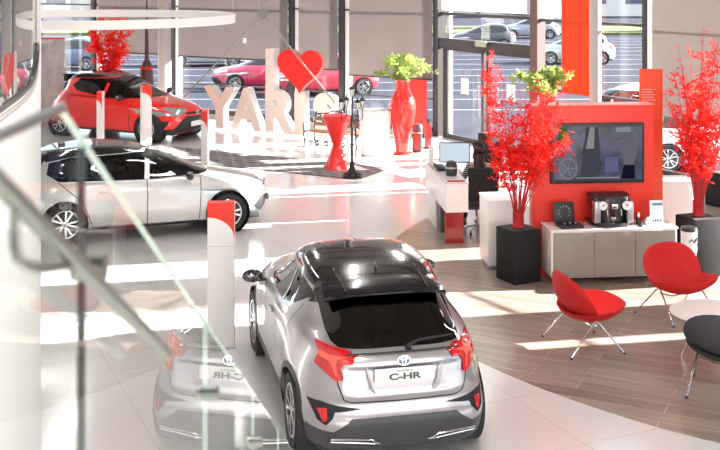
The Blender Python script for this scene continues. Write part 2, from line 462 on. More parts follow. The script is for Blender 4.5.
def make_crossover():
    t = root('crossover_car', 'silver crossover car with gloss black roof, seen from behind in the foreground', 'car', (.390, 9.449, 0), .225)
    P = paint('silver_pearl_paint', (.43,.405,.42), .65, .30)
    rows = [ # z, yr, yf, w, nr, nf, tr, tf
     (.20, .16, 4.14, .80, 6.5, 4, .06, .12), (.25, .07, 4.24, .85, 6.5, 4, .06, .14), (.34, .03, 4.30, .875, 6.5, 4, .06, .15),
     (.48, .00, 4.34, .885, 6.5, 4, .05, .15), (.56, .03, 4.36, .885, 6.2, 4, .05, .16), (.64, .05, 4.36, .882, 6, 4, .06, .16),
     (.74, .02, 4.33, .88, 5.6, 3.6, .08, .17), (.86, .03, 4.24, .876, 5.2, 3.4, .11, .18), (.94, .05, 4.10, .868, 5.2, 3.2, .11, .18),
     (1.00, .07, 3.88, .856, 5.2, 3.2, .12, .16), (1.05, .11, 3.52, .838, 5.0, 3.4, .14, .12), (1.09, .17, 3.16, .810, 4.8, 3.6, .18, .09),
     (1.13, .25, 2.99, .778, 4.6, 3.6, .20, .07), (1.20, .36, 2.86, .735, 4.4, 3.6, .21, .07), (1.30, .53, 2.66, .690, 4.4, 3.6, .21, .07),
     (1.38, .69, 2.48, .660, 4.4, 3.6, .20, .07), (1.45, .81, 2.44, .630, 4.2, 3.6, .17, .07), (1.495, .98, 2.33, .590, 4, 3.6, .14, .08),
     (1.530, 1.15, 2.20, .52, 3.6, 3.4, .12, .10), (1.552, 1.32, 2.06, .42, 3.2, 3.2, .1, .1), (1.568, 1.52, 1.92, .25, 3, 3, 0, 0), (1.572, 1.65, 1.78, .08, 2.6, 2.6, 0, 0)]
    wz, r = .34, .345; wy = [.80, 3.44]
    fl = flare(wy, .045, .46, 1.05)
    def bump(p, w):
        p = fl(p, w)
        if p.y < .25 and abs(p.x) < .50 and .70 < p.z < .95: # plate recess
            k = min(1, (.50-abs(p.x))/.05)*min(1, (p.z-.70)/.04)*min(1, (.95-p.z)/.03); p.y += .025*k
        if p.z > .98 and p.z < 1.3 and p.y < 1.2: pass
        return p
    bm = shell(rows, 6, 90, bump)
    ra = .385
    bottom = [(0,.10), (.95,.10), (.95,.30), (0,.30)]
    regs = [
     (8, 'SA', [(1.02,1.26), (.80,1.30), (.60,1.36), (.60,1.44), (.9,1.56), (2.0,1.6), (2.75,1.5), (2.95,1.14), (2.72,1.13), (2.35,1.375), (1.6,1.44), (1.05,1.385)]),
     (8, 'SA', [(.52,1.39), (.52,1.6), (2.6,1.6), (2.6,1.41), (1.6,1.41)]),
     # glasses
     (2, 'S', [(2.98,1.07), (2.90,1.135), (2.62,1.275), (2.38,1.372), (1.95,1.415), (1.72,1.412), (1.72,1.10)]),
     (3, 'S', [(1.67,1.10), (1.67,1.41), (1.3,1.395), (1.05,1.35), (1.02,1.30), (1.3,1.17)]),
     (4, 'R', [(0,1.075), (.54,1.075), (.585,1.10), (.60,1.15), (.60,1.36), (.56,1.40), (0,1.41)]),
     (5, 'F', [(0,1.10), (.70,1.10), (.72,1.14), (.56,1.40), (0,1.43)]),
     # shut lines
     (7, 'S', strip([(1.70,.38), (1.70,1.10)], .010)), (7, 'S', strip([(2.82,.36), (2.84,.7), (2.80,1.04)], .010)),
     (7, 'S', strip([(1.14,.75), (1.16,1.05), (1.10,1.22)], .010)), (7, 'S', strip([(1.36,.38), (1.24,.60), (1.14,.75)], .010)),
     # dark lower bumper + cladding
     (6, 'SA', [(.0,.19), (.0,.53), (.25,.50), (.45,.30), (.45,.19)]),
     (6, 'SA', [(1.1,.19), (1.1,.40), (3.1,.38), (3.1,.19)]),
     (6, 'SA', [(3.8,.19), (3.8,.34), (4.4,.36), (4.4,.19)]),
     (1, 'R', [(.45,.54), (.84,.50), (.80,.42), (.62,.42), (.50,.50)]),
     (7, 'R', strip([(0,.645), (.46,.655), (.525,.68), (.57,.80), (.60,.95), (.61,1.05)], .012)),
     (7, 'R', [(.36,.60), (.70,.645), (.80,.63), (.74,.50), (.68,.47), (.62,.53), (.60,.575)]),
     # lamps
     (10, 'R1', [(.39,1.035), (.60,1.042), (.70,1.050), (.92,1.055), (.92,.985), (.76,.955), (.58,.83), (.53,.845), (.545,.93), (.50,.99)]),
     (10, 'S2', [(.05,1.062), (.52,1.080), (.36,1.03), (.22,.985), (.05,.965)]),
     (11, 'R1', [(.44,1.022), (.62,1.020), (.72,1.045), (.86,1.05), (.86,1.03), (.74,1.015), (.62,.975), (.578,.87), (.562,.87), (.575,.96), (.56,.995)]),
     (12, 'R', [(.66,.60), (.735,.585), (.70,.495), (.665,.51)]),
    ] + arch_regions(99, 6, [(y, wz) for y in wy], ra, .055)
    lay = carve(bm, regs)
    objs = split(bm, lay, {0: ('body_shell', P, 0, False), 1: ('bumper_corner', P, .002, True), 2: ('front_side_window', CARGLASS, -.004, True), 3: ('rear_side_window', REARGLASS, -.004, True),
      4: ('rear_window', REARGLASS, -.003, False), 5: ('windscreen', CARGLASS, -.003, False), 6: ('lower_cladding', CLAD, .004, False), 7: ('panel_gap', SHUT, -.004, False),
      8: ('black_roof', ROOFBLK, .001, False), 10: ('tail_lamp', LAMPRED, .012, True), 11: ('tail_lamp_strip', LAMPBRIGHT, .016, True),
      12: ('fog_reflector', LAMPRED, .004, True)}, t)
    bm.free()
    finish_wheels(t, wy, .878, r, .225, ra)
    b = MB(); b.box((0, 2.15, .24), (1.45, 3.9, .12), bev=.03); b.build('underbody', LIN, t)
    cabin(t, .75, 2.85, .66, .42, 1.06, [(-.36, 2.0), (.36, 2.0), (-.38, 1.2), (.38, 1.2)])
    # roof spoiler
    s = MB()
    secs = []
    n = 24
    top = []
    for i in range(n+1):
        k = -1+2*i/n; x = k*.575; e = abs(k)**4
        yl = .60+.07*e; top.append((x, yl, e))
    vs = []; fs = []
    for x, yl, e in top:
        vs += [(x*.94, 1.02, 1.492-.05*e), (x*.97, .85, 1.474-.055*e), (x, yl+.015, 1.432-.06*e), (x, yl, 1.418-.06*e), (x, yl+.01, 1.396-.06*e), (x*.97, .80, 1.40-.05*e), (x*.94, 1.0, 1.43-.05*e)]
    for i in range(n):
        for j in range(7): fs.append((i*7+j, i*7+(j+1) % 7, (i+1)*7+(j+1) % 7, (i+1)*7+j))
    fs += [tuple(range(7)), tuple(range(n*7, n*7+7))]
    s.add(vs, fs); s.build('roof_spoiler', ROOFBLK, t, ang=60)
    for sg in (-1, 1):
        q = MB(); q.tube([(sg*.40, 1.02, 1.495), (sg*.39, .85, 1.478), (sg*.385, .65, 1.442)], .009, 8); q.build('spoiler_rib', mat('satin_black', (.03,.03,.032), .35), t)
        q = MB(); q.tube([(sg*(.33), 2.05, 1.546), (sg*.37, 1.5, 1.540), (sg*.40, 1.1, 1.512)], .0035, 6); q.build('roof_seam', mat('roof_trim_grey', (.25,.25,.27), .3, .5), t)
    q = MB(); q.tube([(-.50, 1.0, 1.455), (-.3, .97, 1.486), (0, .965, 1.495), (.3, .97, 1.486), (.50, 1.0, 1.455)], .006, 6); q.build('spoiler_gap', SHUT, t)
    q = MB(); q.box((0, .605, 1.408), (.30, .02, .014), bev=.004); q.build('brake_lamp', BLACKP, t)
    # shark fin
    a = MB()
    vs = []
    for k, (y, w, h) in enumerate([(1.02, .004, .01), (.99, .014, .025), (.94, .024, .05), (.89, .024, .075), (.855, .012, .078), (.84, .004, .02)]):
        y += .20; vs += [(-w, y, 1.505), (-w*.5, y, 1.505+h*.7), (0, y, 1.505+h), (w*.5, y, 1.505+h*.7), (w, y, 1.505)]
    fs = [(i*5+j, i*5+j+1, i*5+6+j, i*5+5+j) for i in range(5) for j in range(4)]
    a.add(vs, fs + [(0,1,2,3,4), (25,26,27,28,29)]); a.build('roof_antenna', ROOFBLK, t)
    # wiper
    w = MB(); w.cyl((.055, .135, 1.075), .028, .045, 14, Matrix.Rotation(pi/2+.4, 4, 'X'))
    w.tube([(.05, .115, 1.09), (.16, .14, 1.125), (.45, .17, 1.135)], [.016, .010, .006], 8); w.build('rear_wiper', BLACKP, t)
    w = MB(); w.tube([(.10, .145, 1.105), (.25, .17, 1.13), (.50, .19, 1.135)], .006, 6); w.build('wiper_blade', RUBBER, t)
    # plate
    pt = MB(); pt.box((0, .028, .875), (.535, .016, .115), bev=.004, M=Matrix.Rotation(-.10, 4, 'X'))
    po = pt.build('number_plate', PLATE, t)
    text('plate_lettering', 'C-HR', .072, .002, PLTXT, po, (0, .017, .860), (pi/2-.10, 0, 0), bold=.0025, sx=1.65)
    text('small_lettering', 'TOYOTA', .024, .001, PLTXT, po, (0, .022, .908), (pi/2-.10, 0, 0), bold=.0006, sx=1.5)
    badge_rings(t, (0, .045, .988), .056, CHROME, Matrix.Rotation(-.25, 4, 'X'))
    q = MB(); q.lathe([(.058, 0), (.058, .006), (.01, .007)], 24, (0, .062, .988), Matrix.Rotation(pi/2-.2, 4, 'X') @ Matrix.Diagonal((1, .72, 1, 1))); q.build('emblem_backing', mat('emblem_blue', (.03,.09,.22), .2, coat=1), t)
    text('boot_badge', 'HYBRID', .03, .002, mat('badge_blue', (.05,.2,.45), .3), t, (.42, .03, .965), (pi/2-.2, 0, .02), sx=1.2)
    for sg in (-1, 1):
        e = MB(); e.tube([(sg*.335, .022, .955), (sg*.32, .012, .88), (sg*.29, .004, .77), (sg*.26, .012, .735)], [.006, .013, .013, .006], 8); e.build('tailgate_rib', P, t)
        mirror_part(t, sg*.87, 2.72, 1.06, mat('dark_mirror_cap', (.03,.03,.032), .25, coat=.6), sg)
        h = MB(); h.box((sg*.885, 1.95, .93), (.03, .18, .03), bev=.012); h.build('door_handle', P, t)
        h = MB(); h.tube([(sg*.64, .055, .36), (sg*.30, .012, .345), (sg*.22, .03, .300), (sg*.30, .018, .312), (sg*.64, .065, .335)], .009, 8, closed=True); h.build('bumper_trim', CHROME, t)
    c = MB(); c.tube([(-.5, .10, 1.055), (-.25, .085, 1.052), (.25, .085, 1.052), (.5, .10, 1.055)], .008, 8); c.build('window_base_trim', BLACKP, t)
    return t

# ------------------------------------------------------------------ hatchbacks (silver estate-like hatch, red supermini, cars in the car park)
def make_hatch(name, label, loc, rz, L, W, Hh, wb, fo, r, P, roofm, group=None, detail=True, lod=1, kind=0, liner=True):
    t = root(name, label, 'car', loc, rz, group)
    h = Hh; hw = W/2; ro = L-wb-fo; wy = [ro, ro+wb]
    def zz(k): return k*h
    rows = [
     (.19, .20, L-.22, hw*.90, 5, 4, .08, .12), (.25, .09, L-.10, hw*.95, 5, 3.6, .08, .14), (.36, .04, L-.03, hw*.975, 5, 3.4, .08, .16),
     (.50, .01, L, hw*.985, 5, 3.2, .08, .17), (.60, .03, L-.01, hw*.985, 5, 3.1, .09, .18), (.68, .03, L-.05, hw*.985, 5, 3.0, .10, .19),
     (.76, .03, L-.14, hw*.98, 4.6, 2.9, .11, .19), (.83, .05, L-.34, hw*.97, 4.4, 2.9, .12, .17), (.88, .08, L-.62, hw*.955, 4.2, 3.1, .13, .14),
     (.92, .12, L-.85, hw*.94, 4.2, 3.4, .14, .10), (.955, .16, L-1.03, hw*.92, 4.2, 3.6, .15, .08), (1.0, .20, L-1.17, hw*.89, 4.2, 3.6, .16, .07),
     (1.10, .30, L-1.42, hw*.84, 4.2, 3.6, .16, .07), (h-.21, .42, L-1.85, hw*.77, 4.2, 3.6, .15, .07), (h-.13, .50, L-2.06, hw*.72, 4.2, 3.6, .14, .07),
     (h-.08, .60, L-2.24, hw*.68, 4, 3.6, .12, .08), (h-.045, .72, L-2.38, hw*.635, 3.8, 3.6, .1, .1), (h-.02, .92, L-2.52, hw*.56, 3.6, 3.4, .1, .1),
     (h-.006, 1.15, L-2.7, hw*.42, 3.2, 3.2, 0, 0), (h, 1.35, L-2.85, hw*.18, 2.6, 2.6, 0, 0)]
    bm = shell(rows, 5 if lod else 2, 76 if lod else 34, flare(wy, .018, .36, .95) if detail else None)
    ra = r+.035; by = L-1.15
    a0, a1 = wy[0]+.42, (wy[0]+wy[1])/2-.02
    a0 = .95*L/4.2
    zt = h-.115
    regs = [(8, 'SA', [(.3, zt+.0), (.3, h+.1), (L-1.7, h+.1), (L-1.0, .985), (L-1.28, .985), (L-1.9, zt), (a1, zt+.015), (a0, zt-.015), (.62, zt-.09)]),
     (2, 'S', [(L-1.20, .972), (L-1.60, 1.14), (L-2.06, zt-.02), (a1+.08, zt), (a1+.04, .965)]),
     (3, 'S', [(a1-.04, .965), (a1, zt), (a0, zt-.02), (.66, zt-.10), (.62, 1.10), (.80, .99)] if kind == 0 else [(a1-.04, .985), (a1, zt), (a0+.15, zt-.02), (.98, zt-.10), (.84, 1.20), (1.0, 1.08)]),
     (4, 'R', [(0, .99), (.50, .99), (.56, 1.05), (.50, zt-.03), (0, zt)]),
     (5, 'F', [(0, .965), (hw*.80, .965), (hw*.80, 1.0), (hw*.64, zt-.01), (0, zt+.015)]),
     (7, 'S', strip([(a1, .26), (a1, .97)], .014)), (7, 'S', strip([(L-1.32, .26), (L-1.30, .6), (L-1.28, .93)], .014)), (7, 'S', strip([(wy[0]+.42, .30), (wy[0]+.28, .66), (.80, .98)], .014)),
     (7, 'S', strip([(wy[0]+.42, .25), (L-1.32, .24)], .014)),
     (10, 'R1', [(.42, .78), (.90, .80), (.90, .93), (.45, .90)]), (10, 'S2', [(.03, .78), (.16, .82), (.14, .92), (.03, .93)]),
     (7, 'R', strip([(0, .62), (.55, .62), (.60, .76)], .014))]
    if kind == 1:   # supermini nose: big trapezoid grille, slanted lamps
        regs += [(6, 'F', [(0, .60), (.34, .60), (.44, .50), (.56, .28), (.5, .22), (0, .22)]), (14, 'F', [(0, .685), (.30, .675), (.33, .625), (0, .625)]),
          (13, 'F', [(.36, .665), (.62, .68), (.90, .80), (.90, .70), (.72, .61), (.44, .60)]), (13, 'T', [(.50,L-.10), (.64,L-.13), (.82,L-.30), (.88,L-.62), (.79,L-.60), (.68,L-.36), (.54,L-.18)]), (13, 'S2', [(L-.12, .66), (L-.32, .68), (L-.58, .77), (L-.50, .79), (L-.05, .76)]),
          (6, 'F', [(.60, .48), (.78, .52), (.78, .34), (.66, .30)]), (6, 'SA', [(wy[0], .10), (wy[0], .235), (wy[1], .235), (wy[1], .10)])]
    else:
        regs += [(6, 'F', [(0, .50), (.50, .52), (.60, .36), (.52, .24), (0, .22)]), (14, 'F', [(0, .70), (.34, .69), (.36, .655), (0, .655)]),
          (13, 'F', [(.36, .655), (.62, .66), (.90, .76), (.90, .70), (.70, .60), (.44, .61)]), (13, 'T', [(.52,L-.10), (.64,L-.13), (.80,L-.30), (.86,L-.62), (.79,L-.60), (.70,L-.36), (.56,L-.18)]), (13, 'S2', [(L-.10, .67), (L-.30, .69), (L-.62, .78), (L-.52, .80), (L-.05, .75)]),
          (6, 'SA', [(wy[0], .10), (wy[0], .235), (wy[1], .235), (wy[1], .10)])]
    regs += arch_regions(99, 6, [(y, r) for y in wy], ra, 0)
    lay = carve(bm, regs)
    split(bm, lay, {0: ('body_shell', P, 0, False), 2: ('front_side_window', CARGLASS, -.003, True), 3: ('rear_side_window', REARGLASS, -.003, True), 4: ('rear_window', REARGLASS, -.003, False),
      5: ('windscreen', CARGLASS, -.003, False), 6: ('grille', GRILLE, -.004, False), 7: ('panel_gap', SHUT, -.003, False), 8: ('roof', roofm, .001, False), 10: ('tail_lamp', LAMPRED, .006, True),
      13: ('head_lamp', HEADL, .006, True), 14: ('nose_strip', GRILLE, .002, False)}, t)
    bm.free()
    finish_wheels(t, wy, hw-.01, r, .205, ra)
    b = MB(); b.box((0, L/2, .24), (W-.4, L-.5, .12), bev=.03); b.build('underbody', LIN, t)
    if detail:
        cabin(t, .8, L-1.45, hw*.74, .40, .96, [(-.36, L-2.35), (.36, L-2.35), (-.36, L-3.15), (.36, L-3.15)])
        for sg in (-1, 1):
            mirror_part(t, sg*(hw*.97), L-1.50, 1.0, roofm, sg)
            for hy in (a1+.14, wy[0]+.60):
                q = MB(); q.box((sg*(hw+.0), hy, .80), (.03, .17, .028), bev=.012); q.build('door_handle', P, t)
            q = MB(); q.tube([(sg*hw*.905, L-1.35, .968), (sg*hw*.925, a1, .962), (sg*hw*.89, .85, .985)], .007, 6); q.build('window_trim', CHROME if kind == 0 else BLACKP, t)
        pt = MB(); pt.box((0, L+.015, .42), (.52, .02, .11), bev=.004); pt.build('number_plate', PLATE, t)
        badge_rings(t, (0, L-.005, .665), .06, CHROME, Matrix())
        sp = MB(); sp.box((0, .50, h-.085), (1.02, .30, .035), bev=.014, M=Matrix.Rotation(.06, 4, 'X')); sp.build('roof_spoiler', roofm, t)
        q = MB(); q.box((0, .9, h-.0), (.03, .12, .05), bev=.014); q.build('roof_antenna', roofm, t)
    return t
# ------------------------------------------------------------------ setting
TILE = brickmat('white_floor_tiles', R_(-24), (.74,.72,.71), (.72,.70,.69), (.48,.46,.45), 1.2, 1.2, .004, .16, off=0, coat=.25)
WOOD = brickmat('wood_plank_tiles', R_(26), (.40,.315,.26), (.28,.215,.178), (.58,.51,.45), 1.5, .24, .007, .30, off=.37, streak=.35, coat=.15)
RUG = brickmat('dark_checked_rug', R_(30), (.07,.065,.068), (.14,.13,.13), (.30,.28,.28), .35, .2, .03, .85)
ASPH = brickmat('asphalt_outside', R_(30), (.030,.033,.050), (.034,.037,.054), (.030,.033,.050), 5, 5, .001, .9); ASPH.node_tree.nodes['Principled BSDF'].inputs['Specular IOR Level'].default_value = .1
MULL = mat('dark_window_frame', (.055,.048,.05), .4, .3)
MULW = mat('white_sunlit_face', (.8,.8,.78), .4)  # white stands in for the posts' sunlit faces
COLG = mat('grey_column_paint', (.42,.385,.37), .5, noise=.03, nscale=3)
PLAST = mat('white_plaster', (.82,.81,.79), .6, noise=.02)
BLIND = blindmat('taupe_roller_blind', (.32,.288,.28), .45)
BLINDL = blindmat('pale_roller_blind', (.62,.62,.60), .6)
WGLASS = glassmat('window_glass', (.93,.95,.97), (1,1,1), 0, 1.4)
CONC = mat('concrete_kerb', (.55,.54,.52), .8, noise=.1)

FP = [(-16.8, 40.2), (2.06, 29.3), (16.3, 6.33), (16.3, -14), (-17, -14)]
m = MB(); m.flat(FP[::-1], -.12, 0); fl = struct(m.build('floor', TILE, smooth=False))
m = MB(); m.flat([(7.506+7.2*cos(2*pi*k/160), 15.967+7.2*sin(2*pi*k/160)) for k in range(160)], -.02, .004); struct(m.build('floor_wood_inlay', WOOD, smooth=False))
m = MB(); m.box((0, 90, -.3), (400, 300, .3)); struct(m.build('ground_outside', ASPH, smooth=False))
m = MB(); m.flat(FP[::-1], 7.0, 7.3); struct(m.build('ceiling', mat('ceiling_grey', (.17,.15,.14), .8, noise=.05, nscale=1), smooth=False))
for k in range(9):
    yb = -2+k*4; x1 = 16 if yb < 6 else 2.06+(29.3-yb)*.62-.5; m = MB(); m.box(((-16.5+x1)/2, yb, 6.85), (x1+16.5, .22, .35)); struct(m.build('ceiling_beam', mat('ceiling_beam_dark', (.06,.055,.055), .6), smooth=False))

K = Vector((2.06, 29.3)); dL = Vector((-.866, .5)); dR = Vector((.527, -.85))
def onw(u, d):
    t = (u-360)/F     # x = t*y
    s = (t*K.y-K.x)/(d.x-t*d.y); p = K+d*s; return p, s
nL = Vector((-.5, -.866)); nR = Vector((-.85, -.527))   # inward
cnt = {'trim': 0, 'window': 0}
def seg(name, d, n, s0, s1, z0, z1, off, th, m, kind=True, smooth=False):
    a = K+d*s0+n*off; b = K+d*s1+n*off; c = (a+b)/2
    mb = MB(); mb.box((c.x, c.y, (z0+z1)/2), ((b-a).length, th, z1-z0), rz=atan2(d.y, d.x))
    o = mb.build(name, m, smooth=smooth)
    if kind: struct(o)
    return o
def trim(d, n, s0, s1, z0, z1, off, th, m):
    cnt['trim'] += 1; return seg('trim_%d' % cnt['trim'], d, n, s0, s1, z0, z1, off, th, m)
def win(d, n, s0, s1, z0, z1, off=0.0):
    cnt['window'] += 1
    a = K+d*s0+n*off; b = K+d*s1+n*off; mb = MB(); mb.add([(a.x,a.y,z0), (b.x,b.y,z0), (b.x,b.y,z1), (a.x,a.y,z1)], [(0,1,2,3)])
    return struct(mb.build('window_%d' % cnt['window'], WGLASS, smooth=False))
ZT = 7.0
# left facade: posts (dark frame and its sunlit face built as a white strip)
Lp = [onw(u, dL)[1] for u in (434, 343, 293, 174, 95, 30)] ; Lp = [0.0]+Lp[1:]+[Lp[-1]+3, Lp[-1]+6]
for i, s in enumerate(Lp):
    trim(dL, nL, s-.07, s+.07, 0, ZT, .02, .22, MULL)
    if i: trim(dL, nL, s-.27, s-.09, 0, ZT, -.02, .10, MULW)
for a, b in zip(Lp, Lp[1:]):
    win(dL, nL, a+.07, b-.07, .25, ZT)
trim(dL, nL, 0, Lp[-1], .10, .24, .02, .14, MULL); trim(dL, nL, 0, Lp[-1], 0, .10, .02, .1, CONC)
trim(dL, nL, 0, Lp[-1], 3.28, 3.33, .02, .06, MULL)
trim(dL, nL, 0, Lp[-1], .95, .985, .0, .04, MULL)
BL = []
for i, (a, b) in enumerate(zip(Lp, Lp[1:])):
    zb = [1.50, 1.62, 1.80, 1.82, 6.3, 6.3, 6.3, 6.3][i]
    if zb > 5: continue
    o = seg('roller_blind', dL, nL, a+.08, b-.30, zb, ZT-.05, .16, .012, BLIND, False)
    tag(o, ['taupe roller blind behind the tall red vase', 'taupe roller blind above the wooden bench', 'taupe roller blind behind the big red heart', 'wide taupe roller blind above the far parked pink car'][i], 'blind', 'roller blinds on the facade')
    mb = MB(); aa = K+dL*(a+.08)+nL*.16; bb = K+dL*(b-.30)+nL*.16
    mb.tube([(aa.x, aa.y, zb), (bb.x, bb.y, zb)], .022, 8); q = mb.build('bottom_bar', MULL); q.parent = o
# structural column in the left facade
p, s = onw(174, dL); p = p+nL*.45
m = MB(); m.cyl((p.x, p.y, 0), .20, ZT, 28); struct(m.build('trim_column_west', COLG))
p, s = onw(610.5, dR); p = p+nR*.45
m = MB(); m.cyl((p.x, p.y, 0), .125, ZT, 28); struct(m.build('trim_column_east', COLG))
# right facade
sR = lambda u: onw(u, dR)[1]
sd0, sd1, sdm = .18, sR(534), sR(486)
trim(dR, nR, 0, .2, 0, ZT, 0, .25, MULL)
trim(dR, nR, .34, .48, 0, ZT, -.1, .10, MULW)
trim(dR, nR, sd1, sd1+.26, 0, ZT, 0, .25, mat('brown_window_frame', (.13,.085,.08), .4, .2))
trim(dR, nR, .2, sd1, 2.38, 2.62, 0, .2, MULL)      # door head
trim(dR, nR, .2, sd1, 3.22, 3.30, 0, .12, MULL)
trim(dR, nR, 0, .1, 3.22, 3.3, 0, .12, MULL)
for k, (a, b) in enumerate(((.3, sdm-.05), (sdm+.05, sd1-.02))):
    cnt['door'] = cnt.get('door', 0)+1
    dn = 'door_%d' % cnt['door']
    aa = K+dR*a; bb = K+dR*b; ang = atan2(dR.y, dR.x); L_ = b-a; c = (aa+bb)/2
    e = bpy.data.objects.new(dn, None); C.objects.link(e); e.location = (c.x, c.y, 0); e.rotation_euler.z = ang; struct(e)
    fr = MB()
    for x in (-L_/2+.05, L_/2-.05): fr.box((x, 0, 1.19), (.10, .07, 2.38))
    fr.box((0, 0, .06), (L_, .07, .12)); fr.box((0, 0, 2.34), (L_, .07, .08)); fr.build('door_frame', MULL, e, smooth=False)
    g = MB(); g.add([(-L_/2+.1, 0, .12), (L_/2-.1, 0, .12), (L_/2-.1, 0, 2.3), (-L_/2+.1, 0, 2.3)], [(0,1,2,3)]); g.build('door_glass', WGLASS, e, smooth=False)
    hd = MB(); x = L_/2-.14 if k == 0 else -L_/2+.14; hd.tube([(x, -.06, .7), (x, -.06, 1.5)], .016, 10); hd.build('door_handle', CHROME, e)
    nt = MB(); nt.box((.0+.05, -.01, 1.42), (.30, .006, .40)); nt.build('door_notice', mat('paper_white', (.85,.85,.82), .6), e, smooth=False)
win(dR, nR, .2, sd1, 2.62, 3.22); win(dR, nR, .2, sd1, 3.3, ZT)
o = seg('roller_blind', dR, nR, .22, sd1-.02, 3.36, ZT-.05, .14, .012, BLINDL, False); tag(o, 'pale grey roller blind above the glass entrance doors', 'blind', 'roller blinds on the facade')
# exit box above the doors
e0 = K+dR*(sdm)+nR*.16; m = MB(); m.box((e0.x, e0.y, 2.56), (.42, .06, .14), rz=atan2(dR.y, dR.x), bev=.01)
tag(m.build('door_sensor', mat('sensor_green_grey', (.35,.40,.30), .5)), 'small greenish grey sensor box on the head of the glass doors', 'sensor')
# fields right of the door
s1 = sd1+.26; s2 = sR(605); s3 = sR(617); s4 = sR(645.5); s5 = sR(650); s6 = sR(656); send = 26.0
posts = [(s4, s5, MULL), (s5+.02, s6-.03, MULW)]
for a, b, mm in posts: trim(dR, nR, a, b, 0, ZT, 0, .2, mm)
for a, b in ((s1, s3), (s3, s4), (s6, s6+2.2), (s6+2.3, s6+4.6), (s6+4.7, s6+7), (s6+7.1, s6+9.4), (s6+9.5, s6+11.6)):
    win(dR, nR, a, b, .3, ZT)
for k in range(5): trim(dR, nR, s6+2.2+2.4*k-.0, s6+2.3+2.4*k, 0, ZT, 0, .2, MULL)
trim(dR, nR, s1, s4, 3.2, 3.26, 0, .1, MULL); trim(dR, nR, s6, send-1, 3.14, 3.17, .05, .05, MULL)
trim(dR, nR, s1, s4, 1.60, 1.66, 0, .1, MULL); trim(dR, nR, s1, send-1, .12, .30, 0, .14, MULL)
trim(dR, nR, s1, send-1, 0, .12, 0, .12, CONC)
a = seg('roller_blind', dR, nR, s6+.02, s6+2.2, 1.42, ZT-.05, .14, .012, BLIND, False); tag(a, 'wide taupe roller blind behind the right-hand red branches', 'blind', 'roller blinds on the facade')
a = seg('window_banner', dR, nR, sR(565), sR(602), 1.62, ZT-.05, .10, .010, blindmat('orange_red_banner', (.75,.10,.045), .3), False); tag(a, 'tall orange-red banner hanging in the window beside the grey column', 'banner')
a = seg('window_panel', dR, nR, sR(544), sR(564), 3.3, ZT-.05, .10, .010, blindmat('pale_banner', (.8,.8,.78), .5), False); tag(a, 'short pale blind left of the orange-red banner', 'blind')
# unseen opaque panels added out of frame; their gaps shape the sun bands
cs = lambda c: (28.38-c)/.935
lit = [(18.72,19.15), (15.85,16.75), (13.4,14.6), (12.1,12.5)]
edges = [s6+2.22] + [cs(v) for iv in lit for v in (iv[1], iv[0])] + [26.0]
for k in range(0, len(edges), 2):
    if edges[k+1]-edges[k] < .05: continue
    cnt['trim'] += 1; seg('wall_sun_mask_panel' if k else 'wall_sun_mask', dR, nR, edges[k], edges[k+1], 0, ZT, .22, .06, mat('sun_mask_grey', (.45,.42,.41), .8))
# other walls
m = MB(); m.box((-17, 10, 3.5), (.3, 50, 7)); struct(m.build('wall_west', PLAST, smooth=False))

m = MB(); m.box((-.35, -13.9, 3.5), (33.4, .2, 7)); struct(m.build('wall_south', mat('back_wall_grey', (.38,.36,.35), .8), smooth=False))

# curved white wall at the left with a round-cornered glazed opening
t_ = Vector((-.290, 1)).normalized(); nn = Vector((-t_.y, t_.x)); T0 = t_*9.4; CR = 18.0; CC = T0+nn*CR
def cyl_hit(u):
    d = Vector(((u-360)/F, 1)); A = d.dot(d); B = -2*d.dot(CC); Cc = CC.dot(CC)-CR*CR; D = B*B-4*A*Cc
    k = (-B-sqrt(max(D, 0)))/(2*A); return d*k
def aof(p): q = p-CC; return atan2(q.y, q.x)
a_t = aof(T0)
def cw(u, v):
    p = cyl_hit(u); return aof(p), H-(v-VH)*p.y/F
win_poly = [cw(37.5, -60), cw(37.5, 30), cw(37.5, 52), cw(36.5, 66), cw(34, 77), cw(29, 87), cw(20, 96), cw(10, 103), cw(0, 110), cw(-60, 150), cw(-60, -60)]
win_poly[0] = (win_poly[0][0], 6.9); win_poly[-1] = (win_poly[-1][0], 6.9)
# inset ring outline = frame
def curvewall():
    A0, A1 = a_t-.42, a_t+.22; NA, NZ = 150, 130
    bm = bmesh.new(); g = []
    for i in range(NA+1):
        a = A0+(A1-A0)*i/NA; g.append([bm.verts.new((CC.x+CR*cos(a), CC.y+CR*sin(a), 7.0*j/NZ)) for j in range(NZ+1)])
    dele = []
    for i in range(NA):
        for j in range(NZ):
            a = A0+(A1-A0)*(i+.5)/NA; z = 7.0*(j+.5)/NZ
            if not pip(a, z, win_poly): bm.faces.new([g[i][j], g[i+1][j], g[i+1][j+1], g[i][j+1]])
    b = MB(); b.bm.free(); b.bm = bm; return b
w = curvewall(); struct(w.build('wall_left', PLAST))
gl = MB(); A0 = win_poly[-1][0]; A1 = win_poly[0][0]; N_ = 60
vv = []; ff = []
for i in range(N_+1):
    a = A0+(A1-A0)*i/N_+.0; vv += [(CC.x+(CR-.01)*cos(a), CC.y+(CR-.01)*sin(a), 2.0), (CC.x+(CR-.01)*cos(a), CC.y+(CR-.01)*sin(a), 6.9)]
ff = [(2*i, 2*i+2, 2*i+3, 2*i+1) for i in range(N_)]
gl.add(vv, ff); struct(gl.build('window_curved', glassmat('office_glass', (.55,.6,.6), (1,1,1), .02, 1.5, .12)))
fr = MB()
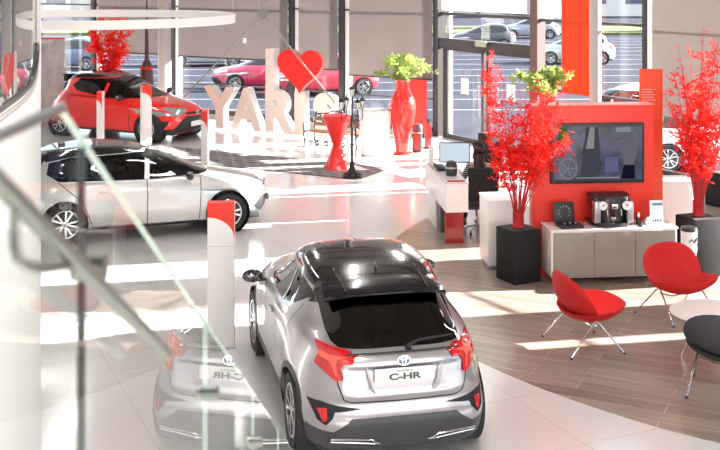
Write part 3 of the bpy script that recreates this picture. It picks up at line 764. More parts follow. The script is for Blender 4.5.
def frp(off):
    pts = []
    L = win_poly[1:-1]; n = 60
    pts0 = [win_poly[0]] + L + [win_poly[-1]]
    out = []
    for i in range(len(pts0)-1):
        for k in range(10):
            f = k/10; out.append((pts0[i][0]*(1-f)+pts0[i+1][0]*f, pts0[i][1]*(1-f)+pts0[i+1][1]*f))
    # smooth the corner
    for _ in range(12): out = [out[0]]+[((out[i-1][0]+out[i+1][0])/2, (out[i-1][1]+out[i+1][1])/2) for i in range(1, len(out)-1)]+[out[-1]]
    return [Vector((CC.x+(CR+off)*cos(a), CC.y+(CR+off)*sin(a), z)) for a, z in out]
fr.tube(frp(.0), .016, 8); struct(fr.build('trim_window_frame', MULL))
fr = MB(); fr.tube([p+Vector((0,0,-.05)) for p in frp(.0)], .018, 8); struct(fr.build('trim_window_surround', COLG))
# office interior behind the curved glass
iw = MB()
for i in range(16):
    a = a_t-.40+.036*i; r_ = CR-1.2
    iw.box((CC.x+r_*cos(a), CC.y+r_*sin(a), 3.9), (.08, .25 if i % 2 else .5, 6.0), rz=a)
struct(iw.build('trim_office_fins', PLAST, smooth=False))
iw = MB(); iw.box((CC.x+15.2*cos(a_t-.1), CC.y+15.2*sin(a_t-.1), 3.5), (.1, 12, 7), rz=a_t-.1); struct(iw.build('wall_office', mat('office_grey', (.5,.52,.52), .8), smooth=False))

# landing and stair balustrade
m = MB(); m.box((1.6, -.6, 2.95), (4.2, 3.6, .25)); struct(m.build('floor_landing', PLAST, smooth=False))
SL = .525; Y1 = 1.40; ZH = 4.155
def ztop(y): return ZH if y < Y1 else ZH-(y-Y1)*SL
sb = MB(); pr = [(1.25, 3.08), (1.4, 3.08), (7.2, .02), (6.2, .02), (1.25, 2.5)]
sb.add([(-.46, a, b) for a, b in pr]+[(-.30, a, b) for a, b in pr], [(0,1,2,3,4), (9,8,7,6,5)]+[(i, i+5, (i+1) % 5+5, (i+1) % 5) for i in range(5)])
struct(sb.build('trim_stair_stringer', PLAST, smooth=False))
BG = glassmat('balustrade_glass', (.90,.945,.92), (1,1,1), 0, 1.3, 0, 6.0)
GE = mat('glass_edge_green', (.55,.66,.60), .25, coat=.3)
bal = root('glass_balustrade', 'clear frameless glass stair balustrade sloping down in the left foreground', 'balustrade', (0,0,0))
joints = [.2, 1.5, 2.7, 3.9, 5.1, 6.3]
for a, b in zip(joints, joints[1:]):
    p = []
    a_, b_ = a+.0012, b-.0012
    ys = [a_, Y1, b_] if a_ < Y1 < b_ else [a_, b_]
    zb = lambda y: max(3.08, 3.0) if y < Y1 else ztop(y)-1.06
    poly = [(y, ztop(y)) for y in ys] + [(y, zb(y)) for y in ys[::-1]]
    g = MB(); X0, X1 = -.386, -.374
    n = len(poly); g.add([(X1, y, z) for y, z in poly], [tuple(range(n))])
    pn = g.build('glass_panel', BG, bal, smooth=False)
    e = MB(); n = len(poly)
    e.add([(X0, y, z) for y, z in poly]+[(X1-.0005, y, z) for y, z in poly], [(i, (i+1) % n, (i+1) % n+n, i+n) for i in range(n) if i < len(ys)-1 or i in (len(ys)-1, n-1)])
    e.build('glass_edge', GE, pn, smooth=False)
for j in joints[1:2]:
    q = MB(); q.box((-.380, j, (ztop(j)+ztop(j)-1.06)/2), (.011, .0035, 1.04)); q.build('panel_joint', mat('dark_joint', (.02,.03,.028), .4), bal, smooth=False)
q = MB(); q.tube([(-.380, .22, ZH+.004), (-.380, Y1, ZH+.004)], .0075, 10); q.build('cap_rail', mat('dark_cap_rail', (.10,.11,.105), .4, .5), bal)
for j in joints[1:5]:
    z = ztop(j)-.175; c = MB(); c.cyl((-.392, j, z), .018, .045, 20, Matrix.Rotation(pi/2, 4, 'Y'))
    c.build('glass_clamp', mat('satin_steel', (.15,.165,.145), .38, .7), bal)
for k, j in enumerate((1.5,)):
    z = ztop(j)-.18; q = MB(); q.tube([(-.335, 1.075, 4.108), (-.335, 1.068, 4.085), (-.335, 1.068, 4.065), (-.335, 1.078, 4.05), (-.335, 1.10, 4.038), (-.335, 1.16, 4.018), (-.335, 1.25, 3.997), (-.352, 1.5, z)], .0055, 10)
    q.build('rail_bracket', mat('satin_steel', (.15,.165,.145), .38, .7), bal)
q = MB(); q.tube([(-.335, .80, 4.25)]+[(-.335, 1.0+.1*i, 4.146-.0525*i) for i in range(0, 10)], .0105, 14)
q.build('handrail', mat('satin_steel', (.15,.165,.145), .38, .7), bal)
# ------------------------------------------------------------------ furniture and fittings
AX = .10   # the island furniture is turned a little
STEEL = mat('satin_steel_grey', (.45,.45,.46), .3, .8)
# red media wall
t = root('media_wall', 'tall red free-standing wall panel carrying the television', 'partition', (3.37, 15.86, 0), AX)
m = MB(); m.box((0.01, .15, 1.21), (1.77, .30, 2.42), bev=.006); m.build('panel', RED, t)
m = MB(); m.box((0.01, .15, 2.426), (1.79, .32, .012)); m.build('top_cap', mat('pale_red_edge', (.80,.28,.24), .4), t, smooth=False)
# television
t = root('television', 'wide black television on the red wall showing a dark blue advert', 'television', (3.37+.02, 15.86, 1.31), AX)
m = MB(); m.box((.02, -.035, .43), (1.38, .06, .86), bev=.008); m.build('television_case', BLACKP, t)
def scrmat():
    m = bpy.data.materials.new('screen_picture'); m.use_nodes = True; nt = m.node_tree
    for n in list(nt.nodes): nt.nodes.remove(n)
    out = nt.nodes.new('ShaderNodeOutputMaterial'); mx = nt.nodes.new('ShaderNodeMixShader'); mx.inputs[0].default_value = .035
    e = nt.nodes.new('ShaderNodeEmission'); g = nt.nodes.new('ShaderNodeBsdfGlossy'); g.inputs['Roughness'].default_value = .08
    tc = nt.nodes.new('ShaderNodeTexCoord'); n = nt.nodes.new('ShaderNodeTexVoronoi'); n.inputs['Scale'].default_value = 11
    nz = nt.nodes.new('ShaderNodeTexNoise'); nz.inputs['Scale'].default_value = 5; nz.inputs['Detail'].default_value = 5
    nt.links.new(tc.outputs['Object'], n.inputs['Vector']); nt.links.new(tc.outputs['Object'], nz.inputs['Vector'])
    r = nt.nodes.new('ShaderNodeValToRGB'); r.color_ramp.elements[0].position = .38; r.color_ramp.elements[0].color = (.02,.022,.04,1)
    r.color_ramp.elements[1].position = .70; r.color_ramp.elements[1].color = (.16,.17,.32,1)
    nt.links.new(nz.outputs['Fac'], r.inputs[0]); nt.links.new(r.outputs[0], e.inputs[0]); e.inputs[1].default_value = .38
    nt.links.new(e.outputs[0], mx.inputs[1]); nt.links.new(g.outputs[0], mx.inputs[2]); nt.links.new(mx.outputs[0], out.inputs[0]); return m
m = MB(); m.box((.02, -.067, .43), (1.30, .004, .78)); m.build('screen', scrmat(), t, smooth=False)
def flatpart(name, poly, col, k, par=t, y=-.070):
    q = MB(); q.prism(poly, y-.0012*k, y-.0012*k-.001); return q.build(name, emis('screen_'+name+str(k), col, .45), par, smooth=False)
# picture content, and the reflected glare painted as a pale column
flatpart('painted_glare', [(-.24,.10),(.0,.10),(.06,.40),(.02,.81),(-.14,.81),(-.20,.5)], (.10,.10,.13), 1)
flatpart('painted_glare', [(-.16,.50),(-.04,.50),(-.03,.81),(-.10,.81)], (.45,.42,.42), 2)
q = MB(); q.tube([(-.42+.13*cos(a), -.073, .22+.15*sin(a)) for a in [2*pi*k/26 for k in range(26)]], .010, 6, closed=True)
for k in range(5):
    a = 2*pi*k/5; q.tube([(-.42, -.073, .22), (-.42+.12*cos(a), -.073, .22+.14*sin(a))], .007, 5)
q.build('picture_wheel', emis('screen_wheel', (.16,.16,.20), 1), t)
flatpart('picture_figure', [(.36,.46),(.40,.30),(.38,.06),(.56,.06),(.55,.28),(.60,.46),(.60,.55),(.54,.64),(.50,.66),(.49,.73),(.44,.73),(.43,.66),(.30,.62),(.06,.70),(.05,.66),(.28,.56)], (.23,.22,.28), 3)
flatpart('picture_trousers', [(.36,.06),(.57,.06),(.555,.26),(.40,.26)], (.015,.015,.03), 4)
flatpart('picture_label', [(.28,.735),(.50,.735),(.50,.80),(.28,.80)], (.42,.45,.55), 4)
flatpart('picture_building', [(.12,.16),(.32,.16),(.32,.38),(.12,.38)], (.20,.20,.40), 3)
flatpart('picture_leaf', [(-.56,.60),(-.46,.56),(-.42,.66),(-.44,.80),(-.54,.80)], (.10,.22,.05), 3)
flatpart('picture_caption', [(-.30,.075),(.34,.075),(.34,.09),(-.30,.09)], (.5,.5,.55), 5)
flatpart('picture_stripe', [(-.62,.045),(.66,.045),(.66,.06),(-.62,.06)], (.10,.10,.16), 5)
# text board behind the media wall
t = root('text_board', 'narrow upright orange-red board rising behind the right end of the red wall', 'sign', (4.43, 16.75, 0), AX)
m = MB(); m.box((0, 0, 1.44), (.36, .03, 2.86)); m.box((0, 0, .02), (.5, .35, .03)); m.build('board', mat('orange_red_board', (.85,.10,.035), .4), t, smooth=False)
for k in range(5):
    q = MB(); q.box((-.04-.02*(k % 2), -.018, 2.56-.04*k), (.22-.04*(k % 2), .004, .008)); q.build('text_line', mat('white_ink', (.8,.75,.72), .5), t, smooth=False)
# sideboard
t = root('sideboard', 'low floating white sideboard with three grey-taupe doors under the television', 'sideboard', (3.55, 15.33, 0), AX)
m = MB(); m.box((0, .26, .42), (1.80, .50, .65), bev=.004); m.build('carcass', WHITE, t)
m = MB(); m.box((0, .255, .755), (1.84, .53, .022), bev=.004); m.build('worktop', WHITE, t)
m = MB(); m.box((0, .40, .045), (1.2, .2, .09)); m.build('plinth', BLACKP, t, smooth=False)
TAUPE = mat('taupe_door_lacquer', (.26,.232,.208), .45, noise=.02)
for k in range(3):
    m = MB(); m.box((-.585+.585*k, -.001, .415), (.577, .022, .615), bev=.003); m.build('door', TAUPE, t)
def on_side(x, y, z=.767): 
    a = AX; return (3.55+x*cos(a)-y*sin(a), 15.33+x*sin(a)+y*cos(a), z)
# coffee machine
t = root('coffee_machine', 'black and silver coffee machine with two round gauges on the sideboard', 'coffee machine', on_side(.02, .25), AX)
def dshape(w, d, n=12): return [(-w/2, d/2)] + [(w/2*sin(-pi/2+pi*k/n), -d/2*cos(-pi/2+pi*k/n)) for k in range(n+1)] + [(w/2, d/2)]
m = MB(); m.flat(dshape(.56, .42), 0, .035); m.flat(dshape(.58, .44), .035, .06); m.build('drip_tray', BLACKP, t)
m = MB(); m.flat(dshape(.42, .30), .06, .26); m.build('machine_body', mat('gloss_black_plastic', (.012,.012,.013), .2, coat=.8), t)
m = MB(); m.flat(dshape(.56, .40), .26, .40); m.build('machine_head', mat('gloss_black_plastic', (.012,.012,.013), .2, coat=.8), t)
m = MB(); m.flat(dshape(.55, .40), .40, .43); m.build('machine_lid', BLACKP, t)
for sg in (-1, 1):
    m = MB(); m.box((sg*.235, -.10, .21), (.09, .14, .30), bev=.012); m.build('side_tower', STEEL, t)
    m = MB(); m.lathe([(.062, 0), (.062, .02), (.05, .026), (.05, .018), (.01, .018)], 24, (sg*.17, -.185, .31), Matrix.Rotation(pi/2, 4, 'X'), cap=False); m.build('gauge', mat('gauge_white', (.8,.8,.78), .3), t)
    m = MB(); m.tube([(sg*.17, -.213, .31), (sg*.17+.02, -.213, .335)], .005, 6); m.build('gauge_needle', BLACKP, t)
    m = MB(); m.tube([(sg*.10, -.16, .27), (sg*.10, -.19, .20), (sg*.10, -.19, .16)], .008, 8); m.build('spout', CHROME, t)
m = MB(); m.box((0, -.20, .30), (.09, .03, .07), bev=.008); m.build('centre_panel', CHROME, t)
m = MB(); m.lathe([(.035, .06), (.045, .14), (.042, .14), (.03, .07)], 20, (0, -.12, 0)); m.build('milk_jug', CHROME, t)
# capsule case
t = root('capsule_case', 'open black display case of coffee capsules left of the coffee machine', 'case', on_side(-.60, .22), AX+.12)
m = MB(); m.box((0, -.04, .022), (.33, .24, .044), bev=.005); m.build('case_tray', BLACKP, t)
m = MB(); m.box((-.01, .13, .17), (.31, .018, .28), bev=.004, M=Matrix.Rotation(-.18, 4, 'X')); m.build('case_lid', BLACKP, t)
for k in range(11):
    a = 2*pi*k/11; q = MB(); q.lathe([(.016, 0), (.012, .008)], 12, (-.01+.085*cos(a), .118-.0, .175+.085*sin(a)), Matrix.Rotation(pi/2, 4, 'X')); q.build('capsule', mat('capsule_foil', (.45,.5,.55), .25, .7), t)
for k in range(3):
    q = MB(); q.lathe([(.028, 0), (.024, .03)], 14, (-.08+.08*k, -.06, .044)); q.build('capsule', mat('capsule_dark', (.10,.09,.10), .25, .7), t)
# small items
def jar(name, label, cat, loc, prof, m_, top=None, capm=None):
    r = root(name, label, cat, loc); q = MB(); q.lathe(prof, 20); q.build('jar_body', m_, r)
    if top: q = MB(); q.lathe(top, 20); q.build('jar_lid', capm, r)
jar('pepper_mill', 'slim black and silver grinder beside the coffee machine', 'grinder', on_side(.425, .24), [(.030, 0), (.030, .09), (.024, .10)], BLACKP, [(.026, .10), (.028, .15), (.018, .165)], CHROME)
jar('black_mug', 'short black mug standing in front of the grinder', 'mug', on_side(.405, .10), [(.030, 0), (.032, .07), (.028, .07), (.026, .01)], BLACKP)
jar('sugar_jar', 'round glass sugar jar with steel lid beside the leaflet stand', 'jar', on_side(.545, .20), [(.035, 0), (.05, .04), (.04, .09)], mat('jar_glass', (.6,.6,.62), .1, .3, coat=1), [(.042, .09), (.03, .115), (.01, .12)], CHROME)
jar('white_cup', 'small white cup in front of the sugar jar', 'cup', on_side(.52, .09), [(.022, 0), (.036, .055), (.032, .055), (.018, .01)], mat('cup_white', (.8,.8,.78), .2, coat=.5))
t = root('leaflet_stand', 'white printed leaflet in a clear stand at the right end of the sideboard', 'leaflet stand', on_side(.69, .24), AX)
m = MB(); m.box((0, 0, .165), (.19, .012, .33), bev=.002, M=Matrix.Rotation(-.1, 4, 'X')); m.build('leaflet', mat('paper_white', (.85,.85,.82), .6), t)
m = MB(); m.box((0, .0, .01), (.20, .09, .02), bev=.003); m.build('stand_foot', mat('clear_plastic', (.6,.62,.64), .1, coat=1), t)
m = MB(); m.box((0, -.040, .285), (.15, .004, .035), M=Matrix.Rotation(-.1, 4, 'X')); m.build('leaflet_heading', mat('leaflet_blue', (.10,.22,.42), .6), t, smooth=False)
for k, z in enumerate((.22, .19, .16, .13)):
    m = MB(); m.box((-.01, -.033+.003*k, z), (.12, .002, .008)); m.build('leaflet_line', mat('leaflet_grey', (.5,.5,.52), .6), t, smooth=False)
for k in range(4):
    m = MB(); m.box((-.055+.035*k, -.022, .05), (.024, .003, .035)); m.build('leaflet_icon', mat('leaflet_navy', (.06,.07,.16), .6), t, smooth=False)

# planters
PLANT = mat('charcoal_planter', (.016,.016,.017), .6, noise=.1, spec=.15)
def planter(label, x, y, rz, s, h, m_=PLANT):
    r = root('planter', label, 'planter', (x, y, 0), rz)
    q = MB(); q.box((0, 0, h/2), (s, s, h), bev=.006); q.build('pot', m_, r)
    q = MB(); q.box((0, 0, h+.004), (s-.06, s-.06, .010)); q.build('soil', mat('dark_pebbles', (.05,.045,.045), .9, bump=.6, bscale=60), r, smooth=False)
planter('square charcoal planter in front of the white counter, holding the left red branches', 2.235, 15.53, R_(27), .45, .735)
planter('square charcoal planter beside the right end of the sideboard', 4.88, 15.86, R_(20), .46, .82, mat('graphite_planter', (.022,.020,.022), .7, noise=.1, spec=.10))
planter('small dark planter far right by the window', 6.80, 20.5, R_(30), .5, .62)

# red branches
RL = [blindmat('red_leaf', (.98,.050,.038), .38)]
RB = mat('red_branch', (.45,.012,.012), .5)
def branches(name, label, loc, n, hgt, spread, leaves, seed, lm, bmat_, lsize=.05, base_r=.04, lean=(0,0), start=.30, twigs=4, group=None, cat='plant', droop=0, ymax=9, lw=.22, xmin=-9, wrap=False):
    rnd = random.Random(seed); r = root(name, label, cat, loc, 0, group)
    B = MB(); Lf = MB(); spines = []
    for i in range(n):
        a = rnd.uniform(0, 2*pi); sp = spread*sqrt(rnd.random()); hh = hgt*rnd.uniform(.62, 1.0)*(1-.25*(sp/spread)**2)
        p = []
        for k in range(9):
            f = k/8; w = f**1.6
            p.append(Vector((max(xmin*(.3+.7*f), cos(a)*(base_r*(1-f)+sp*w)+lean[0]*w+rnd.uniform(-.02,.02)*f), min(ymax*f, sin(a)*(base_r*(1-f)+sp*w)+lean[1]*w+rnd.uniform(-.02,.02)*f), hh*f-droop*f**4)))
        B.tube(p, [.008*(1-.75*k/8)+.001 for k in range(9)], 5); spines.append((p, 1.0))
        for tw in range(twigs):
            f = rnd.uniform(start, .9); k = int(f*8); o = p[k].lerp(p[min(8, k+1)], f*8-k)
            d = Vector((rnd.uniform(-1,1), rnd.uniform(-1,1), rnd.uniform(.1, 1.0))).normalized(); ln = rnd.uniform(.15,.36)*hgt/2.2
            if o.y+d.y*ln > ymax: d.y = -abs(d.y)
            if o.x+d.x*ln < xmin: d.x = abs(d.x)
            q = [o+d*ln*g+Vector((0,0,-.05*g*g)) for g in (0,.33,.66,1)]; B.tube(q, [.0035,.003,.002,.001], 4); spines.append((q, .55))
    tot = sum(w for _, w in spines)
    for p, w in spines:
        c = int(leaves*w/tot); m_ = len(p)-1
        for _ in range(c):
            f = rnd.uniform(start, 1) if w == 1 else rnd.random()
            k = min(m_-1, int(f*m_)); o = p[k].lerp(p[k+1], f*m_-k)
            d = Vector((rnd.gauss(0,1), rnd.gauss(0,1), rnd.gauss(.2,.8))).normalized(); s = lsize*rnd.uniform(.5,1.4)
            u = d.cross(Vector((rnd.gauss(0,1), rnd.gauss(0,1), rnd.gauss(0,1)))).normalized()*s*lw; nrm = d.cross(u).normalized()*s*.06
            o = o+d*.01
            Lf.add([o, o+d*s*.45+u+nrm, o+d*s, o+d*s*.45-u+nrm, o+d*s*.45], [(0,4,2,1), (0,3,2,4)])
    if wrap:
        q = MB(); q.lathe([(.09, .002), (.07, .08), (.062, .16), (.07, .22)], 24, cap=False)
        for k in range(9): q.tube([(.074*cos(2*pi*j/20), .074*sin(2*pi*j/20), .03+.022*k) for j in range(20)], .008, 6, closed=True)
        q.build('cord_wrap', mat('red_cord_wrap', (.5,.012,.015), .6, bump=.8, bscale=40), r)
    B.build('stems', bmat_, r); Lf.build('foliage', lm, r, smooth=False); return r
branches('branch_arrangement', 'dense bundle of red-dyed branches standing in the planter left of the television', (2.235, 15.53, .748), 26, 2.40, .74, 4800, 3, RL[0], RB, xmin=-.46, wrap=True, lean=(.10, -.05), start=.38, lsize=.075, ymax=.16, lw=.13, twigs=7)
branches('branch_arrangement', 'bundle of red-dyed branches with bare stems in the planter right of the sideboard', (4.88, 15.86, .834), 30, 2.85, .74, 6000, 8, RL[0], RB, wrap=True, lean=(.16, 0), start=.30, lsize=.075, lw=.13, twigs=7)
branches('branch_arrangement', 'tall bundle of red branches rising behind the red supermini', (-7.35, 32.2, .6), 30, 3.1, .72, 4200, 5, RL[0], RB, lsize=.10, start=.25)
planter('dark planter behind the red supermini', -7.35, 32.2, R_(30), .5, .6)
branches('branch_arrangement', 'slender red branches against the glass entrance doors', (2.95, 24.9, .7), 8, 2.1, .22, 500, 15, RL[0], RB, lsize=.09, start=.3)
planter('dark planter holding slender red branches near the entrance doors', 2.95, 24.9, R_(30), .4, .7)

# L counter in front of the desk
def counter(label, x, y, rz, w, d, h):
    r = root('reception_counter', label, 'counter', (x, y, 0), rz)
    q = MB(); q.box((w/2, d/2, h/2+.02), (w, d, h-.08), bev=.004); q.build('counter_body', WHITE, r)
    q = MB(); q.box((w/2, d/2, h-.01), (w+.02, d+.02, .035), bev=.004); q.build('counter_top', WHITE, r)
    q = MB(); q.box((w/2, d/2, .03), (w-.02, d-.02, .06)); q.build('plinth', STEEL, r, smooth=False); return r
counter('tall white counter block behind the left charcoal planter', 1.87, 16.02, AX, .53, .62, 1.005)
counter('low white counter block behind the right end of the red wall', 4.90, 17.7, AX, .55, .5, .97)
# reception desk
t = root('reception_desk', 'long white cantilevered reception desk with red glass foot panel', 'desk', (1.364, 17.45, 0), .10)
m = MB(); m.box((.18, 1.03, .755), (.36, 2.06, .46), bev=.005); m.build('desk_body', WHITE, t)
m = MB(); m.box((.18, 1.03, .992), (.38, 2.08, .016), bev=.003); m.build('desk_top', mat('pale_grey_top', (.58,.54,.53), .3), t)
m = MB(); m.box((.06, 1.55, .265), (.05, .7, .53)); m.build('leg_panel', WHITE, t, smooth=False)
m = MB(); m.box((.16, .14, .27), (.30, .014, .54)); m.build('red_glass_panel', mat('red_glass', (.30,.004,.008), .12, coat=.6), t, smooth=False)
m = MB(); m.box((.19, 1.1, .26), (.26, .5, .50)); m.build('pedestal', mat('dark_pedestal', (.10,.08,.075), .5), t, smooth=False)
def on_desk(x, y, z=1.0): a = .10; return (1.364+x*cos(a)-y*sin(a), 17.45+x*sin(a)+y*cos(a), z)
t = root('monitor', 'flat computer monitor with pale screen on the reception desk', 'monitor', on_desk(.345, 1.10), -.05)
m = MB(); m.box((0, 0, .30), (.52, .035, .345), bev=.006); m.build('monitor_case', BLACKP, t)
m = MB(); m.box((0, -.019, .302), (.49, .004, .31)); m.build('screen', emis('monitor_light', (.60,.68,.76), .85), t, smooth=False)
m = MB(); m.box((0, .04, .10), (.05, .03, .2)); m.box((0, .03, .008), (.20, .16, .016), bev=.003); m.build('monitor_stand', STEEL, t)
t = root('desk_telephone', 'black desk telephone left of the monitor', 'telephone', on_desk(.10, 1.08), .4)
m = MB(); m.box((0, 0, .052), (.16, .20, .04), bev=.008, M=Matrix.Rotation(.25, 4, 'X')); m.box((0, 0, .02), (.12, .12, .036)); m.build('phone_base', BLACKP, t)
m = MB(); m.tube([(-.06, -.09, .06), (-.065, -.04, .085), (-.065, .05, .105), (-.06, .10, .10)], [.022,.014,.014,.022], 10); m.build('handset', BLACKP, t)
t = root('pen_pot', 'black mesh pen pot with rounded top in front of the monitor', 'pen pot', on_desk(.20, .62), 0)
m = MB(); m.lathe([(.085, 0), (.095, .04), (.095, .17), (.075, .23), (.02, .25)], 26); m.build('pot', mat('black_mesh_pot', (.035,.035,.037), .5, noise=.5, nscale=90), t)
m = MB(); m.lathe([(.097, .12), (.100, .135), (.097, .15)], 26, cap=False); m.build('band', STEEL, t)
t = root('desk_folder', 'red folder lying at the front end of the reception desk', 'folder', on_desk(.18, .10), .10)
m = MB(); m.box((0, 0, .008), (.29, .06, .014), bev=.003); m.build('cover', mat('red_folder', (.45,.02,.02), .5), t)
m = MB(); m.box((.003, .0, .0165), (.27, .05, .003)); m.build('cover_label', mat('red_folder_label', (.55,.04,.035), .5), t, smooth=False)
t = root('perspex_screen', 'clear upright screen panel at the left end of the reception desk', 'screen', on_desk(.02, 1.55), 1.67)
m = MB(); m.box((0, 0, .16), (.5, .008, .32)); m.build('pane', mat('frosted_pane', (.75,.73,.72), .4), t, smooth=False)
m = MB(); m.box((0, 0, .012), (.52, .03, .024)); m.build('rail', STEEL, t, smooth=False)
# back desk
t = root('office_desk', 'white office desk behind the receptionist', 'desk', (2.2, 19.9, 0), .1)
m = MB(); m.box((.5, 0, .74), (1.9, .7, .03), bev=.004); m.build('desk_top', WHITE, t)
for x in (-.4, 1.4): m = MB(); m.box((x, 0, .362), (.04, .66, .724)); m.build('leg_panel', WHITE, t, smooth=False)

# receptionist and chair
t = root('office_chair', 'black office swivel chair under the seated receptionist', 'office chair', (1.98, 18.35, 0), .15)
m = MB(); m.box((0, 0, .47), (.48, .46, .09), bev=.035); m.build('seat', SEATF, t)
m = MB(); m.box((0, -.25, .80), (.46, .07, .50), bev=.03, M=Matrix.Rotation(.08, 4, 'X')); m.build('backrest', SEATF, t)
m = MB(); m.tube([(0, -.05, .50), (0, -.28, .50), (0, -.29, .75)], .025, 8); m.build('back_bar', BLACKP, t)
m = MB(); m.tube([(0,0,.10), (0,0,.5)], .03, 12); m.build('gas_column', CHROME, t)
for k in range(5):
    a = 2*pi*k/5+.2; q = MB(); q.tube([(0,0,.12), (.28*cos(a), .28*sin(a), .075)], [.022, .015], 8); lg = q.build('leg', CHROME, t)
    q = MB(); q.cyl((.28*cos(a)-.012, .28*sin(a), .032), .030, .024, 14, Matrix.Rotation(pi/2, 4, 'Y')); q.build('castor', BLACKP, lg)
m = MB(); m.box((0, -.30, .86), (.52, .05, .56), bev=.024, M=Matrix.Rotation(.08, 4, 'X'))
q = m.build('jacket', mat('black_jacket', (.012,.012,.014), .8, noise=.3), None, loc=(1.98, 18.35, 0), rz=.15); tag(q, 'black jacket draped over the back of the office chair', 'jacket')
def skin(name, verts, edges, radii, m_, parent, rootv=0, sub=2):
    me = bpy.data.meshes.new(name); me.from_pydata(verts, edges, []); o = bpy.data.objects.new(name, me); C.objects.link(o)
    md = o.modifiers.new('s', 'SKIN'); md.use_smooth_shade = True
    for i, v in enumerate(me.skin_vertices[0].data): v.radius = radii[i] if isinstance(radii[i], tuple) else (radii[i], radii[i]); v.use_root = (i == rootv)
    s = o.modifiers.new('b', 'SUBSURF'); s.levels = sub; s.render_levels = sub
    dg = bpy.context.evaluated_depsgraph_get(); m2 = bpy.data.meshes.new_from_object(o.evaluated_get(dg)); bpy.data.objects.remove(o)
    m2.materials.clear(); m2.materials.append(m_); m2.polygons.foreach_set('use_smooth', [True]*len(m2.polygons))
    o = bpy.data.objects.new(name, m2); C.objects.link(o); o.parent = parent; return o
def stripemat():
    m = bpy.data.materials.new('striped_blouse'); m.use_nodes = True; nt = m.node_tree; b = nt.nodes['Principled BSDF']; b.inputs['Roughness'].default_value = .8
    tc = nt.nodes.new('ShaderNodeTexCoord'); w = nt.nodes.new('ShaderNodeTexWave'); w.bands_direction = 'Z'; w.inputs['Scale'].default_value = 9; w.inputs['Distortion'].default_value = .6
    nt.links.new(tc.outputs['Object'], w.inputs[0]); r = nt.nodes.new('ShaderNodeValToRGB'); r.color_ramp.interpolation = 'CONSTANT'
    r.color_ramp.elements[0].color = (.02,.02,.022,1); r.color_ramp.elements[1].color = (.55,.5,.47,1); r.color_ramp.elements[1].position = .62
    nt.links.new(w.outputs['Fac'], r.inputs[0]); nt.links.new(r.outputs[0], b.inputs['Base Color']); return m
SKIN = mat('skin', (.52,.30,.22), .5)
pr = root('person', 'seated person with long dark hair and striped top, back turned, at the reception desk', 'person', (1.98, 18.42, 0), .15)
V = [(0,0,.63), (0,-.02,.80), (0,-.03,.98), (0,.0,1.12), (0,.02,1.20), (0,.05,1.27), (0,.05,1.37), (0,.045,1.42)]
E_ = [(0,1),(1,2),(2,3),(3,4),(4,5),(5,6),(6,7)]
RR = [(.15,.12), (.125,.10), (.145,.10), (.10,.075), (.05,.05), (.062,.07), (.078,.09), (.06,.07)]
def limb(base, pts, rs):
    i = base
    for p, r_ in zip(pts, rs): V.append(p); RR.append(r_); E_.append((i, len(V)-1)); i = len(V)-1
    return i
for sg in (-1, 1):
    limb(3, [(sg*.15,0,1.10), (sg*.20,.06,.96), (sg*.22,.18,.84), (sg*.20,.33,.88), (sg*.18,.42,.90)], [.055,.045,.040,.030,.024])
    limb(0, [(sg*.10,.10,.64), (sg*.12,.44,.64), (sg*.12,.46,.36), (sg*.12,.44,.09), (sg*.12,.56,.04)], [.085,.065,.05,.038,.035])
body = skin('body', V, E_, RR, SKIN, pr)
# clothes hug the figure
Vt = [(0,0,.63), (0,-.02,.80), (0,-.03,.98), (0,.0,1.12), (0,.015,1.17)]; Rt = [(.165,.135), (.14,.115), (.16,.115), (.115,.09), (.07,.065)]; Et = [(0,1),(1,2),(2,3),(3,4)]
for sg in (-1, 1):
    b0 = 3
    for p, r_ in zip([(sg*.15,0,1.10), (sg*.20,.06,.96), (sg*.22,.18,.84), (sg*.20,.31,.875)], [.068,.056,.050,.040]):
        Vt.append(p); Rt.append(r_); Et.append((b0, len(Vt)-1)); b0 = len(Vt)-1
skin('blouse', Vt, Et, Rt, stripemat(), pr)
Vt = [(0,0,.62), (0,.01,.66)]; Rt = [(.175,.15), (.165,.14)]; Et = [(0,1)]
for sg in (-1, 1):
    b0 = 0
    for p, r_ in zip([(sg*.10,.10,.64), (sg*.12,.44,.64), (sg*.12,.46,.36), (sg*.12,.44,.13)], [.098,.076,.060,.052]):
        Vt.append(p); Rt.append(r_); Et.append((b0, len(Vt)-1)); b0 = len(Vt)-1
skin('trousers', Vt, Et, Rt, mat('black_trousers', (.015,.015,.018), .8), pr)
HAIR = mat('dark_brown_hair', (.022,.012,.010), .45, noise=.4, nscale=30)
Vt = [(0,.03,1.36), (0,-.0,1.42), (0,-.03,1.30), (0,-.07,1.18), (0,-.10,1.05), (0,-.11,.95)]; Rt = [(.095,.105), (.075,.085), (.095,.07), (.11,.055), (.105,.045), (.06,.03)]
skin('hair', Vt, [(0,1),(0,2),(2,3),(3,4),(4,5)], Rt, HAIR, pr)
f = MB()
for sg in (-1, 1): f.ball((sg*.032, .135, 1.365), .011)
f.build('eyes', mat('eye_white', (.7,.7,.7), .2), pr); f = MB(); f.ball((0, .145, 1.335), .016, (.7,1,1.3)); f.build('nose', SKIN, pr)
f = MB(); f.ball((0, .130, 1.30), .022, (1,.4,.35)); f.build('mouth', mat('lips', (.45,.12,.10), .4), pr)
